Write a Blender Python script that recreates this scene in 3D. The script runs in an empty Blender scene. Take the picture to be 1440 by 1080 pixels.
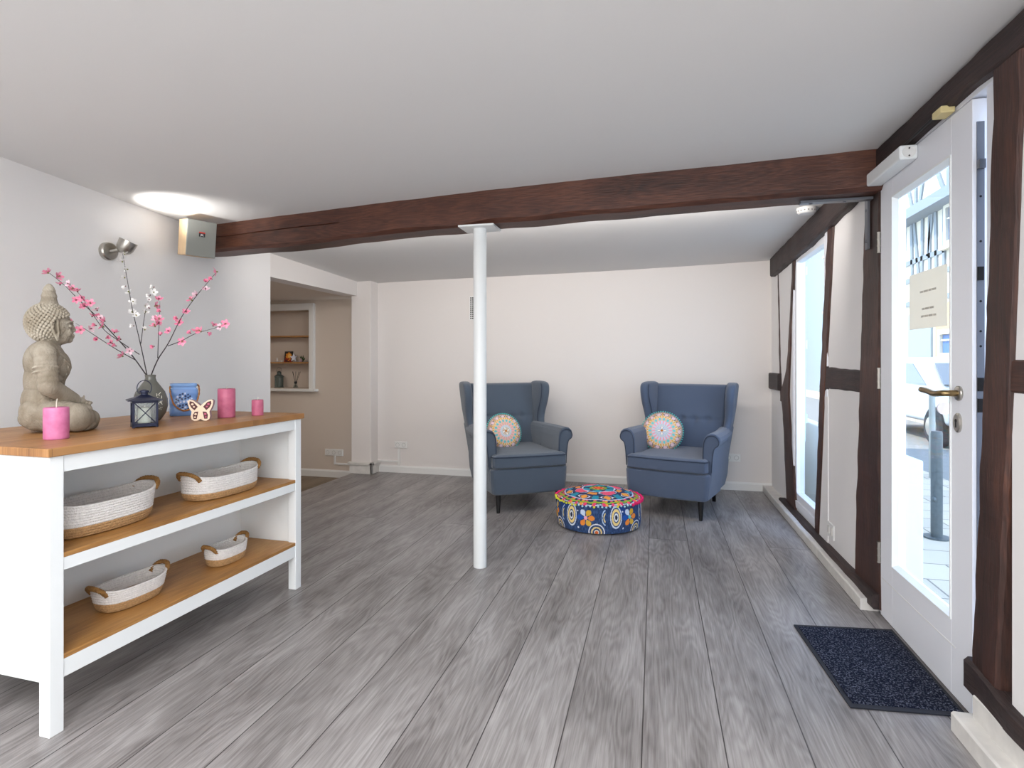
import bpy, bmesh, math, random
from mathutils import Vector, Matrix, noise
random.seed(7)
C = bpy.context.scene.collection
PI = math.pi
R = math.radians

# ------------------------------------------------------------------ colour and materials
def lin(c):
    return tuple((v/12.92 if v <= .04045 else ((v+.055)/1.055)**2.4) for v in c)
def rgb(r, g, b):
    return lin((r/255, g/255, b/255))

def mat(name, col, rough=.6, metal=0, bump=0, bscale=60, var=0, vscale=8, emit=None, spec=.5, stretch=None, col2=None, trans=0, sheen=0):
    m = bpy.data.materials.new(name); m.use_nodes = True
    nt = m.node_tree; n = nt.nodes; l = nt.links
    b = n['Principled BSDF']
    b.inputs['Base Color'].default_value = (*col, 1)
    b.inputs['Roughness'].default_value = rough
    b.inputs['Metallic'].default_value = metal
    b.inputs['Specular IOR Level'].default_value = spec
    if sheen: b.inputs['Sheen Weight'].default_value = sheen
    if trans: b.inputs['Transmission Weight'].default_value = trans
    tc = n.new('ShaderNodeTexCoord'); mp = n.new('ShaderNodeMapping')
    l.new(tc.outputs['Object'], mp.inputs['Vector'])
    if stretch: mp.inputs['Scale'].default_value = stretch
    if var:
        ns = n.new('ShaderNodeTexNoise'); ns.inputs['Scale'].default_value = vscale; ns.inputs['Detail'].default_value = 6
        l.new(mp.outputs[0], ns.inputs['Vector'])
        rp = n.new('ShaderNodeValToRGB')
        a = col2 if col2 else tuple(c*(1-var) for c in col)
        rp.color_ramp.elements[0].color = (*a, 1); rp.color_ramp.elements[0].position = .32
        rp.color_ramp.elements[1].color = (*col, 1); rp.color_ramp.elements[1].position = .66
        l.new(ns.outputs['Fac'], rp.inputs['Fac']); l.new(rp.outputs[0], b.inputs['Base Color'])
    if bump:
        nb = n.new('ShaderNodeTexNoise'); nb.inputs['Scale'].default_value = bscale; nb.inputs['Detail'].default_value = 5
        l.new(mp.outputs[0], nb.inputs['Vector'])
        bp = n.new('ShaderNodeBump'); bp.inputs['Strength'].default_value = bump; bp.inputs['Distance'].default_value = .01
        l.new(nb.outputs['Fac'], bp.inputs['Height']); l.new(bp.outputs[0], b.inputs['Normal'])
    if emit:
        b.inputs['Emission Color'].default_value = (*emit[0], 1); b.inputs['Emission Strength'].default_value = emit[1]
    return m

def attr_mat(name, rough=.8, bump=0, bscale=200):
    m = mat(name, (1, 1, 1), rough, bump=bump, bscale=bscale)
    n = m.node_tree.nodes; at = n.new('ShaderNodeAttribute'); at.attribute_name = 'Col'
    m.node_tree.links.new(at.outputs['Color'], n['Principled BSDF'].inputs['Base Color'])
    return m

def glass_mat(name, tint=(.95, .98, .98), gl=.06):
    m = bpy.data.materials.new(name); m.use_nodes = True
    nt = m.node_tree; n = nt.nodes; n.clear()
    o = n.new('ShaderNodeOutputMaterial'); t = n.new('ShaderNodeBsdfTransparent'); g = n.new('ShaderNodeBsdfGlossy'); x = n.new('ShaderNodeMixShader')
    t.inputs[0].default_value = (*tint, 1); g.inputs['Roughness'].default_value = .02; x.inputs[0].default_value = gl
    nt.links.new(t.outputs[0], x.inputs[1]); nt.links.new(g.outputs[0], x.inputs[2]); nt.links.new(x.outputs[0], o.inputs[0])
    return m

def wood_mat(name, dark, mid, light, axis='Y', plank=None, rough=.45, grain=1.0, seam=.0014, bump=.08, off=0., length=2.05, pv=.14, rings=.05):
    """grain runs along axis; plank = width of a board or None"""
    m = bpy.data.materials.new(name); m.use_nodes = True
    nt = m.node_tree; n = nt.nodes; l = nt.links; b = n['Principled BSDF']
    tc = n.new('ShaderNodeTexCoord'); sp = n.new('ShaderNodeSeparateXYZ'); l.new(tc.outputs['Object'], sp.inputs[0])
    order = {'Y': ('Y', 'X', 'Z'), 'X': ('X', 'Y', 'Z'), 'Z': ('Z', 'Y', 'X')}[axis]
    cb = n.new('ShaderNodeCombineXYZ')
    l.new(sp.outputs[order[0]], cb.inputs[0])
    ad = n.new('ShaderNodeMath'); ad.operation = 'ADD'; ad.inputs[1].default_value = off
    l.new(sp.outputs[order[1]], ad.inputs[0]); l.new(ad.outputs[0], cb.inputs[1])
    if not plank: l.new(sp.outputs[order[2]], cb.inputs[2])
    vec = cb.outputs[0]
    rnd = None
    if plank:
        br = n.new('ShaderNodeTexBrick'); br.offset = .37; br.offset_frequency = 3; br.squash = 1
        br.inputs['Color1'].default_value = (0, 0, 0, 1); br.inputs['Color2'].default_value = (1, 1, 1, 1); br.inputs['Mortar'].default_value = (.5, .5, .5, 1)
        br.inputs['Scale'].default_value = 1; br.inputs['Mortar Size'].default_value = seam; br.inputs['Mortar Smooth'].default_value = 0
        br.inputs['Brick Width'].default_value = length; br.inputs['Row Height'].default_value = plank
        l.new(vec, br.inputs['Vector'])
        rnd = br.outputs['Color']
        sc = n.new('ShaderNodeVectorMath'); sc.operation = 'MULTIPLY_ADD'; sc.inputs[1].default_value = (17, 9, 13)
        l.new(rnd, sc.inputs[0]); l.new(vec, sc.inputs[2]); vec = sc.outputs[0]
    # cathedral rings
    mp = n.new('ShaderNodeMapping'); mp.inputs['Scale'].default_value = (1.1, 6.5, 6.5); l.new(vec, mp.inputs['Vector'])
    n1 = n.new('ShaderNodeTexNoise'); n1.inputs['Scale'].default_value = 1.1; n1.inputs['Detail'].default_value = 2.5; n1.inputs['Roughness'].default_value = .45
    l.new(mp.outputs[0], n1.inputs['Vector'])
    mu = n.new('ShaderNodeMath'); mu.operation = 'MULTIPLY'; mu.inputs[1].default_value = 22; l.new(n1.outputs['Fac'], mu.inputs[0])
    fr = n.new('ShaderNodeMath'); fr.operation = 'SINE'; 
    m2 = n.new('ShaderNodeMath'); m2.operation = 'MULTIPLY'; m2.inputs[1].default_value = 4.2; l.new(mu.outputs[0], m2.inputs[0]); l.new(m2.outputs[0], fr.inputs[0])
    # fine grain
    mp2 = n.new('ShaderNodeMapping'); mp2.inputs['Scale'].default_value = (5, 130, 130); l.new(vec, mp2.inputs['Vector'])
    n2 = n.new('ShaderNodeTexNoise'); n2.inputs['Scale'].default_value = 1.5; n2.inputs['Detail'].default_value = 4; l.new(mp2.outputs[0], n2.inputs['Vector'])
    # broad tone
    mp3 = n.new('ShaderNodeMapping'); mp3.inputs['Scale'].default_value = (1.6, 7, 7); l.new(vec, mp3.inputs['Vector'])
    n3 = n.new('ShaderNodeTexNoise'); n3.inputs['Scale'].default_value = 1.0; n3.inputs['Detail'].default_value = 5; l.new(mp3.outputs[0], n3.inputs['Vector'])
    def mad(a, k, c):
        q = n.new('ShaderNodeMath'); q.operation = 'MULTIPLY_ADD'; q.inputs[1].default_value = k
        l.new(a, q.inputs[0])
        if isinstance(c, (int, float)): q.inputs[2].default_value = c
        else: l.new(c, q.inputs[2])
        return q.outputs[0]
    v = mad(fr.outputs[0], rings*grain, 0.)
    v = mad(n2.outputs['Fac'], .55*grain, v)
    v = mad(n3.outputs['Fac'], .9, v)
    if rnd: v = mad(rnd, pv, v)
    v = mad(v, 1.0, (-.28 if not rnd else -.34)-.275*(grain-1))
    rp = n.new('ShaderNodeValToRGB'); e = rp.color_ramp.elements
    e[0].position = .12; e[0].color = (*dark, 1); e[1].position = .85; e[1].color = (*light, 1)
    k = e.new(.45); k.color = (*mid, 1)
    l.new(v, rp.inputs['Fac'])
    colr = rp.outputs[0]
    if plank:
        mx = n.new('ShaderNodeMixRGB'); mx.inputs['Color2'].default_value = (dark[0]*.35, dark[1]*.35, dark[2]*.35, 1)
        l.new(br.outputs['Fac'], mx.inputs['Fac']); l.new(colr, mx.inputs['Color1']); colr = mx.outputs[0]
    l.new(colr, b.inputs['Base Color'])
    b.inputs['Roughness'].default_value = rough
    bp = n.new('ShaderNodeBump'); bp.inputs['Strength'].default_value = bump; bp.inputs['Distance'].default_value = .004
    l.new(n2.outputs['Fac'], bp.inputs['Height']); l.new(bp.outputs[0], b.inputs['Normal'])
    return m

M = {}
M['plaster'] = mat('white_plaster', rgb(232, 230, 229), .9, bump=.12, bscale=9, spec=.15)
M['plaster_back'] = mat('white_plaster_warm', rgb(226, 221, 218), .9, bump=.25, bscale=6, spec=.15)
M['plaster_alcove'] = mat('cream_plaster', rgb(212, 200, 188), .9, bump=.12, bscale=9, spec=.15)
M['ceiling'] = mat('ceiling_paint', rgb(226, 225, 224), .92, bump=.05, bscale=6, spec=.1)
M['trim'] = mat('white_trim', rgb(228, 228, 226), .45)
M['trim_old'] = mat('worn_white_trim', rgb(222, 219, 214), .5, bump=.1, bscale=30, var=.15, vscale=14)
M['door'] = mat('door_paint', rgb(236, 238, 244), .4)
M['lacquer'] = mat('white_lacquer', rgb(238, 241, 241), .4)
M['floor'] = wood_mat('grey_oak_laminate', rgb(94, 89, 88), rgb(140, 136, 135), rgb(180, 177, 176), 'Y', .25, .36, off=.039, seam=.0020, bump=.05, length=6.3, pv=.05, rings=.06, grain=1.0)
M['oak'] = wood_mat('oiled_oak', rgb(128, 86, 42), rgb(172, 124, 68), rgb(200, 154, 96), 'Y', None, .45, off=0)
M['oaktop'] = wood_mat('oiled_oak_staves', rgb(118, 78, 42), rgb(164, 116, 68), rgb(194, 148, 98), 'Y', .11, .42, off=.3, seam=.0005, length=.9)
M['alcove_floor'] = wood_mat('brown_laminate', rgb(80, 68, 55), rgb(120, 104, 86), rgb(140, 124, 104), 'Y', .2, .5)
for ax in 'XYZ':
    M['timber'+ax] = wood_mat('dark_timber_'+ax.lower(), rgb(30, 18, 14), rgb(62, 38, 31), rgb(98, 62, 48), ax, None, .55, grain=1.1, bump=.6)
M['timberR'] = wood_mat('red_brown_timber', rgb(36, 18, 12), rgb(78, 44, 32), rgb(116, 72, 52), 'X', None, .5, grain=1.1, bump=.4)
M['timberE'] = wood_mat('blackened_timber', rgb(24, 17, 17), rgb(48, 35, 34), rgb(78, 58, 52), 'Y', None, .6, grain=1.1, bump=.9)
M['glass'] = glass_mat('window_glass')
M['glass2'] = glass_mat('thin_glass', (.86, .9, .9), .1)
M['steel'] = mat('brushed_steel', rgb(190, 186, 178), .3, 1)
M['lock'] = mat('grey_lock_steel', rgb(120, 122, 128), .4, .8)
M['brass'] = mat('aged_brass', rgb(150, 128, 92), .32, 1)
M['black'] = mat('black_paint', rgb(18, 18, 20), .4)
M['dark'] = mat('dark_gap', rgb(20, 18, 18), .9)
M['plastic'] = mat('white_plastic', rgb(232, 232, 230), .35)
M['plastic_dk'] = mat('socket_recess', rgb(150, 148, 145), .5)
M['fabric'] = mat('slate_blue_fabric', rgb(80, 93, 116), .92, bump=.35, bscale=700, var=.12, vscale=500, sheen=.3, spec=.2)
M['fabric2'] = mat('slate_grey_fabric', rgb(78, 89, 103), .92, bump=.35, bscale=700, var=.12, vscale=500, sheen=.3, spec=.2)
M['piping'] = mat('piping_fabric', rgb(50, 60, 78), .9)
M['legblack'] = mat('black_stained_wood', rgb(14, 13, 14), .4)
M['rope'] = mat('white_cotton_rope', rgb(236, 232, 228), .9, bump=.7, bscale=160, stretch=(1, 1, 1), var=.12, vscale=90)
M['jute'] = mat('tan_jute_rope', rgb(196, 154, 106), .9, bump=.8, bscale=170, var=.3, vscale=120)
M['jute2'] = mat('brown_jute_wrap', rgb(160, 116, 62), .9, bump=.8, bscale=150, var=.3, vscale=100)
M['wax'] = mat('pink_wax', rgb(208, 122, 164), .5, var=.25, vscale=30, bump=.15, bscale=40, col2=rgb(192, 100, 144))
M['wax2'] = mat('rose_wax', rgb(198, 106, 134), .5, var=.25, vscale=30, bump=.15, bscale=40, col2=rgb(180, 88, 120))
M['waxw'] = mat('cream_wax', rgb(228, 224, 208), .5)
M['wick'] = mat('candle_wick', rgb(210, 205, 190), .8)
M['lantern'] = mat('navy_metal', rgb(26, 32, 58), .4, .3)
M['vase'] = mat('grey_ceramic', rgb(98, 98, 92), .25, bump=.05, bscale=30)
M['bark'] = mat('dark_twig', rgb(52, 44, 46), .8)
M['petal'] = mat('pink_petal', rgb(246, 172, 196), .7, var=.5, vscale=60, col2=rgb(236, 112, 152))
M['petalL'] = mat('pale_pink_petal', rgb(250, 224, 232), .7, var=.3, vscale=60, col2=rgb(244, 190, 208))
M['petalW'] = mat('white_petal', rgb(244, 242, 240), .7)
M['sepal'] = mat('dark_red_sepal', rgb(110, 44, 50), .7)
M['sepalG'] = mat('green_sepal', rgb(120, 120, 50), .7)
M['blueC'] = attr_mat('blue_glazed_ceramic', .22)
M['cord'] = mat('tan_cord', rgb(176, 118, 66), .9, bump=.6, bscale=120)
M['butter'] = mat('mauve_wood', rgb(176, 150, 158), .6)
M['butterF'] = mat('pale_wood_face', rgb(238, 216, 190), .6)
M['butterD'] = mat('dark_wing_pattern', rgb(86, 36, 40), .6)
M['butterP'] = mat('pink_wing_pattern', rgb(190, 90, 120), .6)
M['spkwood'] = mat('pale_birch', rgb(226, 196, 156), .6, var=.12, vscale=5, stretch=(20, 20, 1))
M['spkgrille'] = mat('grey_speaker_grille', rgb(150, 152, 146), .55, .2, bump=.5, bscale=900)
M['red'] = mat('red_badge', rgb(206, 60, 50), .5)
M['white'] = mat('white_lettering', rgb(235, 235, 235), .6)
M['embroid'] = attr_mat('embroidered_cloth', .9, .5, 260)
M['pompY'] = mat('yellow_pompom', rgb(214, 214, 60), .9)
M['pompB'] = mat('pale_blue_pompom', rgb(176, 214, 224), .9)
M['pompP'] = mat('magenta_pompom', rgb(214, 30, 100), .9)
M['pompT'] = mat('turquoise_bead', rgb(90, 205, 196), .7)
M['mat_c'] = None
M['rubber'] = mat('mat_rubber', rgb(24, 27, 38), .7)
M['paper'] = mat('beige_paper', rgb(232, 222, 206), .9)
n = M['paper'].node_tree.nodes; l = M['paper'].node_tree.links; tr = n.new('ShaderNodeBsdfTranslucent'); tr.inputs[0].default_value = (*rgb(246, 236, 222), 1)
mx = n.new('ShaderNodeMixShader'); mx.inputs[0].default_value = .55; l.new(n['Principled BSDF'].outputs[0], mx.inputs[1]); l.new(tr.outputs[0], mx.inputs[2]); l.new(mx.outputs[0], n['Material Output'].inputs[0])
M['ink'] = mat('faded_print', rgb(198, 190, 178), .9)
M['picture'] = attr_mat('small_picture_print', .5)
M['star'] = mat('mirror_star', rgb(226, 232, 248), .35, .1)
M['leaf'] = mat('green_leaf', rgb(60, 84, 50), .6)
M['figur'] = mat('glazed_figurine', rgb(220, 214, 210), .2)
M['zinc'] = mat('grey_green_metal', rgb(96, 108, 106), .4, .5)
# stone with dark crevices
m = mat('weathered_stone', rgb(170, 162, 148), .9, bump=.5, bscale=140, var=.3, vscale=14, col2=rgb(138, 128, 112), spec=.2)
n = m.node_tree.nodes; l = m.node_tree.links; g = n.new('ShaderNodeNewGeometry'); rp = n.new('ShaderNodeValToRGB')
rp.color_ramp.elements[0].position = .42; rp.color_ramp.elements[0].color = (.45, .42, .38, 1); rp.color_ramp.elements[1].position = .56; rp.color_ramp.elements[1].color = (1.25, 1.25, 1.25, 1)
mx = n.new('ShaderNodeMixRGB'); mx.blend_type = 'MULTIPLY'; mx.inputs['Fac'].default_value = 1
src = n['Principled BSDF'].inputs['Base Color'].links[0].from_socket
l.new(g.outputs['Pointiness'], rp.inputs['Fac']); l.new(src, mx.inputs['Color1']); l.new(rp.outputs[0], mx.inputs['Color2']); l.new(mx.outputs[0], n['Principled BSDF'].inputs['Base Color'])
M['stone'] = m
# mat carpet, speckled
m = mat('speckled_carpet', rgb(30, 36, 54), .95, bump=1, bscale=260, spec=.1)
n = m.node_tree.nodes; l = m.node_tree.links; ns = n.new('ShaderNodeTexNoise'); ns.inputs['Scale'].default_value = 170; ns.inputs['Detail'].default_value = 3
tc = n.new('ShaderNodeTexCoord'); l.new(tc.outputs['Object'], ns.inputs['Vector']); rp = n.new('ShaderNodeValToRGB')
rp.color_ramp.elements[0].position = .5; rp.color_ramp.elements[0].color = (*rgb(22, 27, 44), 1); rp.color_ramp.elements[1].position = .72; rp.color_ramp.elements[1].color = (*rgb(120, 126, 144), 1)
l.new(ns.outputs['Fac'], rp.inputs['Fac']); l.new(rp.outputs[0], n['Principled BSDF'].inputs['Base Color'])
M['mat_c'] = m
# outdoors
M['facade'] = mat('pale_render', rgb(204, 196, 180), .9)
M['facadeO'] = mat('peach_render', rgb(196, 160, 122), .9)
M['facadeG'] = mat('grey_blue_render', rgb(150, 160, 166), .9)
M['otimber'] = mat('pale_grey_timber', rgb(128, 134, 140), .8)
M['sky_pane'] = mat('painted_sky_pane', rgb(84, 118, 168), .25)  # opaque panes; the reflected sky is painted in as blue base colour
M['road'] = mat('road_asphalt', rgb(140, 136, 130), .9, var=.1, vscale=6)
M['bollard'] = mat('galvanised_bollard', rgb(98, 104, 106), .45, .3, var=.2, vscale=30)
M['car'] = mat('white_car_paint', rgb(176, 178, 180), .25)
M['carglass'] = mat('car_window', rgb(110, 118, 128), .15)
M['tyre'] = mat('tyre_rubber', rgb(40, 40, 42), .8)
M['roof'] = mat('roof_tile', rgb(180, 120, 96), .8)
def paving_mat():
    m = bpy.data.materials.new('paving_slabs'); m.use_nodes = True; n = m.node_tree.nodes; l = m.node_tree.links
    tc = n.new('ShaderNodeTexCoord'); br = n.new('ShaderNodeTexBrick'); l.new(tc.outputs['Object'], br.inputs['Vector'])
    br.inputs['Color1'].default_value = (*rgb(206, 190, 168), 1); br.inputs['Color2'].default_value = (*rgb(190, 176, 158), 1); br.inputs['Mortar'].default_value = (*rgb(132, 122, 110), 1)
    br.inputs['Scale'].default_value = 1; br.inputs['Brick Width'].default_value = .45; br.inputs['Row Height'].default_value = .3; br.inputs['Mortar Size'].default_value = .006
    l.new(br.outputs['Color'], n['Principled BSDF'].inputs['Base Color']); n['Principled BSDF'].inputs['Roughness'].default_value = .9
    return m
M['paving'] = paving_mat()

# ------------------------------------------------------------------ object helpers
def thing(name, label, cat, loc=(0, 0, 0), rotz=0, group=None, kind=None):
    o = bpy.data.objects.new(name, None); C.objects.link(o); o.empty_display_size = .05
    o.location = loc; o.rotation_euler = (0, 0, rotz)
    return tag(o, label, cat, group, kind)
def tag(o, label, cat, group=None, kind=None):
    o['label'] = label; o['category'] = cat
    if group: o['group'] = group
    if kind: o['kind'] = kind
    return o
def obj(name, bm, m, parent=None, smooth=False, bevel=0, seg=2, sub=0, label=None):
    me = bpy.data.meshes.new(name)
    if isinstance(bm, bmesh.types.BMesh):
        bmesh.ops.recalc_face_normals(bm, faces=bm.faces[:]); bm.to_mesh(me); bm.free()
    else: me = bm
    for mm in (m if isinstance(m, (list, tuple)) else [m]): me.materials.append(mm)
    o = bpy.data.objects.new(name, me); C.objects.link(o)
    if parent: o.parent = parent
    if smooth:
        for p in me.polygons: p.use_smooth = True
    if bevel:
        b = o.modifiers.new('bevel', 'BEVEL'); b.width = bevel; b.segments = seg; b.limit_method = 'ANGLE'; b.angle_limit = R(35); b.harden_normals = False
    if sub:
        s = o.modifiers.new('sub', 'SUBSURF'); s.levels = sub; s.render_levels = sub
    if label: o['label'] = label
    return o
def struct(name, bm, m, parent=None, **k):
    o = obj(name, bm, m, parent, **k)
    if not parent: o['kind'] = 'structure'
    return o
def B(): return bmesh.new()
STAT = False
def box(bm, a, b, T=None, mi=0):
    x0, y0, z0 = a; x1, y1, z1 = b
    vs = [bm.verts.new(p) for p in ((x0,y0,z0),(x1,y0,z0),(x1,y1,z0),(x0,y1,z0),(x0,y0,z1),(x1,y0,z1),(x1,y1,z1),(x0,y1,z1))]
    if T is not None:
        for v in vs: v.co = T @ v.co
    for f in ((0,3,2,1),(4,5,6,7),(0,1,5,4),(1,2,6,5),(2,3,7,6),(3,0,4,7)):
        bm.faces.new([vs[i] for i in f]).material_index = mi
    return bm
def bxo(*a, **k): return box(B(), *a, **k)
def loft(bm, rings, closed=True, cap=True, mi=0):
    rs = [[bm.verts.new(p) for p in r] for r in rings]
    n = len(rs[0])
    for a, b in zip(rs, rs[1:]):
        for i in range(n if closed else n-1):
            j = (i+1) % n
            bm.faces.new((a[i], a[j], b[j], b[i])).material_index = mi
    if cap and closed:
        bm.faces.new(rs[0][::-1]).material_index = mi; bm.faces.new(rs[-1]).material_index = mi
    return bm
def lathe(bm, prof, seg=32, c=(0, 0, 0), T=None, cap=True, mi=0):
    rings = []
    for r, z in prof:
        ring = [Vector((c[0]+r*math.cos(2*PI*i/seg), c[1]+r*math.sin(2*PI*i/seg), c[2]+z)) for i in range(seg)]
        if T is not None: ring = [T @ p for p in ring]
        rings.append(ring)
    return loft(bm, rings, cap=cap, mi=mi)
def tube(bm, pts, r, seg=8, closed=False, cap=True, mi=0):
    pts = [Vector(p) for p in pts]; n = len(pts)
    rr = r if isinstance(r, (list, tuple)) else [r]*n
    rings = []; up = None
    for i, p in enumerate(pts):
        if closed: d = pts[(i+1) % n]-pts[i-1]
        else: d = pts[min(i+1, n-1)]-pts[max(i-1, 0)]
        d.normalize()
        if up is None:
            up = Vector((0, 0, 1)) if abs(d.z) < .9 else Vector((1, 0, 0))
        u = (up - d*up.dot(d)).normalized(); v = d.cross(u); up = u
        rings.append([p+rr[i]*(u*math.cos(2*PI*k/seg)+v*math.sin(2*PI*k/seg)) for k in range(seg)])
    if closed: rings.append(rings[0]); return loft(bm, rings, cap=False, mi=mi)
    return loft(bm, rings, cap=cap, mi=mi)
def prism(bm, poly, f0, f1, mi=0):
    """poly 2-D points; f0,f1 map (a,b) -> 3-D"""
    return loft(bm, [[f0(*p) for p in poly], [f1(*p) for p in poly]], mi=mi)
def ellips(bm, c, r, seg=16, T=None):
    if max(r) > .035 and len(bm.verts) and seg < 30 and T is None and STAT: seg = 32
    if STAT and seg < 16 and max(r) > .012: seg = 20
    nv = max(5, seg*2//3); vs = []
    for j in range(1, nv):
        a = PI*j/nv; zz = math.cos(a)*r[2]+c[2]; q = math.sin(a)
        vs.append([bm.verts.new((c[0]+r[0]*q*math.cos(2*PI*i/seg), c[1]+r[1]*q*math.sin(2*PI*i/seg), zz)) for i in range(seg)])
    t0 = bm.verts.new((c[0], c[1], c[2]+r[2])); t1 = bm.verts.new((c[0], c[1], c[2]-r[2]))
    for i in range(seg):
        k = (i+1) % seg
        bm.faces.new((t0, vs[0][i], vs[0][k])); bm.faces.new((t1, vs[-1][k], vs[-1][i]))
        for a, b in zip(vs, vs[1:]): bm.faces.new((a[i], b[i], b[k], a[k]))
    if T is not None:
        for row in vs+[[t0, t1]]:
            for v in row: v.co = T @ v.co
def capsule(bm, a, b, ra, rb, n=8):
    a = Vector(a); b = Vector(b)
    k = max(2, int((b-a).length/(min(ra, rb)*.5)))
    for i in range(k+1):
        t = i/k; r = ra+(rb-ra)*t
        ellips(bm, a.lerp(b, t), (r, r, r), n)
def rrect(w, h, r, n=5):
    out = []
    for cx, cy, a0 in ((w/2-r, h/2-r, 0), (-w/2+r, h/2-r, 90), (-w/2+r, -h/2+r, 180), (w/2-r, -h/2+r, 270)):
        for i in range(n): a = R(a0+90*i/(n-1)); out.append((cx+r*math.cos(a), cy+r*math.sin(a)))
    return out
def smooth_path(pts, n=6):
    pts = [Vector(p) for p in pts]; out = []
    for i in range(len(pts)-1):
        p0 = pts[max(i-1, 0)]; p1 = pts[i]; p2 = pts[i+1]; p3 = pts[min(i+2, len(pts)-1)]
        for k in range(n):
            t = k/n
            out.append(.5*((2*p1)+(p2-p0)*t+(2*p0-5*p1+4*p2-p3)*t*t+(3*p1-p0-3*p2+p3)*t**3))
    out.append(pts[-1]); return out
def interp(tab, t):
    """tab: [(t, v...)] sorted"""
    if t <= tab[0][0]: return tab[0][1:]
    for a, b in zip(tab, tab[1:]):
        if t <= b[0]:
            k = (t-a[0])/(b[0]-a[0]); return tuple(x+(y-x)*k for x, y in zip(a[1:], b[1:]))
    return tab[-1][1:]
def set_cols(me, cols):
    ca = me.color_attributes.new('Col', 'FLOAT_COLOR', 'POINT')
    for i, c in enumerate(cols): ca.data[i].color = (*c, 1)

# ------------------------------------------------------------------ the room
XW = 1.042      # inner plaster face of the street wall
XL = -3.05     # inner face of the left wall
YB = 5.66      # back wall
def cz(x, y):
    L = interp([(-1.6, 2.36), (2.05, 2.19), (3.2, 2.13), (YB, 2.04)], y)[0]
    Rr = interp([(-1.6, 2.21), (2.0, 2.20), (3.2, 2.195), (YB, 2.125)], y)[0]
    t = (x-XL)/(1.0-XL)
    return L+(Rr-L)*t + .008*math.sin(x*1.3+y*.9)

struct('floor', bxo((-3.15, -1.6, -.25), (XW+.08, YB+.05, 0)), M['floor'])
bm = B(); nx, ny = 24, 44
g = [[bm.verts.new((XL-.12+(XW+.1-XL+.12)*i/nx, -1.6+(YB+.1+1.6)*j/ny, cz(XL-.12+(XW+.1-XL+.12)*i/nx, -1.6+(YB+.1+1.6)*j/ny))) for i in range(nx+1)] for j in range(ny+1)]
for j in range(ny):
    for i in range(nx): bm.faces.new((g[j][i], g[j][i+1], g[j+1][i+1], g[j+1][i]))
ex = bmesh.ops.extrude_face_region(bm, geom=bm.faces[:])
for v in [e for e in ex['geom'] if isinstance(e, bmesh.types.BMVert)]: v.co.z = 2.5
struct('ceiling', bm, M['ceiling'], smooth=False)

# back wall (with the pier at its left end, fixed to it)
struct('wall_back', bxo((-3.12, YB, 0), (XW+.1, YB+.15, 2.3)), M['plaster_back'])
struct('wall_pier', bxo((-3.16, 5.50, 0), (-2.93, YB, 2.2)), M['plaster_back'], bevel=.006)
# left wall with its free end at the opening, and the header over the opening
struct('wall_left', bxo((-3.25, -1.6, 0), (XL, 4.03, 2.45)), M['plaster'])
bm = B(); box(bm, (-3.25, 4.03, 1.90), (-3.09, 5.50, 2.35))
struct('wall_header', bm, M['plaster_back'])
# alcove to the left
struct('wall_alcove', bxo((-3.75, 5.92, -.3), (-3.0, 6.0, 2.1)), M['plaster_alcove'])
bm = B(); box(bm, (-5.3, 5.92, -.3), (-4.72, 6.0, 2.1)); box(bm, (-4.72, 5.92, -.3), (-3.75, 6.0, .88)); box(bm, (-4.72, 5.92, 1.80), (-3.75, 6.0, 2.1))
box(bm, (-3.93, 5.92, .88), (-3.75, 6.0, 1.80))
box(bm, (-4.80, 6.14, .80), (-3.85, 6.2, 1.9)); box(bm, (-4.74, 5.98, .80), (-4.72, 6.15, 1.9)); box(bm, (-3.93, 5.98, .80), (-3.91, 6.15, 1.9))
box(bm, (-4.8, 5.99, 1.80), (-3.85, 6.15, 1.83)); box(bm, (-4.8, 5.99, .85), (-3.85, 6.15, .88))
struct('wall_niche', bm, M['plaster_alcove'])
struct('ceiling_alcove', bxo((-5.3, 4.0, 1.92), (-3.20, 6.0, 2.1)), M['plaster_alcove'])
struct('floor_alcove', bxo((-5.3, 3.9, -.3), (-3.15, 5.95, -.15)), M['alcove_floor'])
struct('wall_alcove_far', bxo((-5.38, 3.9, -.3), (-5.3, 6.0, 2.1)), M['plaster_alcove'])
struct('wall_alcove_near', bxo((-5.3, 3.9, -.3), (-3.25, 4.0, 2.1)), M['plaster_alcove'])

# street wall with openings for window and door
WY0, WY1, WZ0, WZ1 = 3.90, 4.84, .09, 2.06
DY0, DY1, DZ1 = 2.08, 3.10, 2.12
bm = B(); XO = 1.13
def wbox(y0, y1, z0, z1): box(bm, (XW, y0, z0), (XO, y1, z1))
wbox(-1.6, DY0, -.2, 2.35); wbox(DY0, DY1, DZ1, 2.35); wbox(DY1, WY0, -.2, 2.35); wbox(WY0, WY1, -.2, WZ0); wbox(WY0, WY1, WZ1, 2.35); wbox(WY1, YB+.15, -.2, 2.35); wbox(DY0, DY1, -.2, 0)
struct('wall_right', bm, M['plaster'])
# upper storey of the house above this room (keeps the near half of the lane in shade)
struct('wall_upper_storey', bxo((-5.4, -1.6, 2.5), (XO, 9.5, 5.4)), M['facade'])
struct('wall_street_next', bxo((XO-.06, YB+.15, -.2), (XO, 9.5, 2.5)), M['facade'])
# wall behind the camera
bm = B(); box(bm, (-3.25, -1.7, 0), (XO, -1.6, 2.5))
struct('wall_front', bm, M['plaster'])

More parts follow.
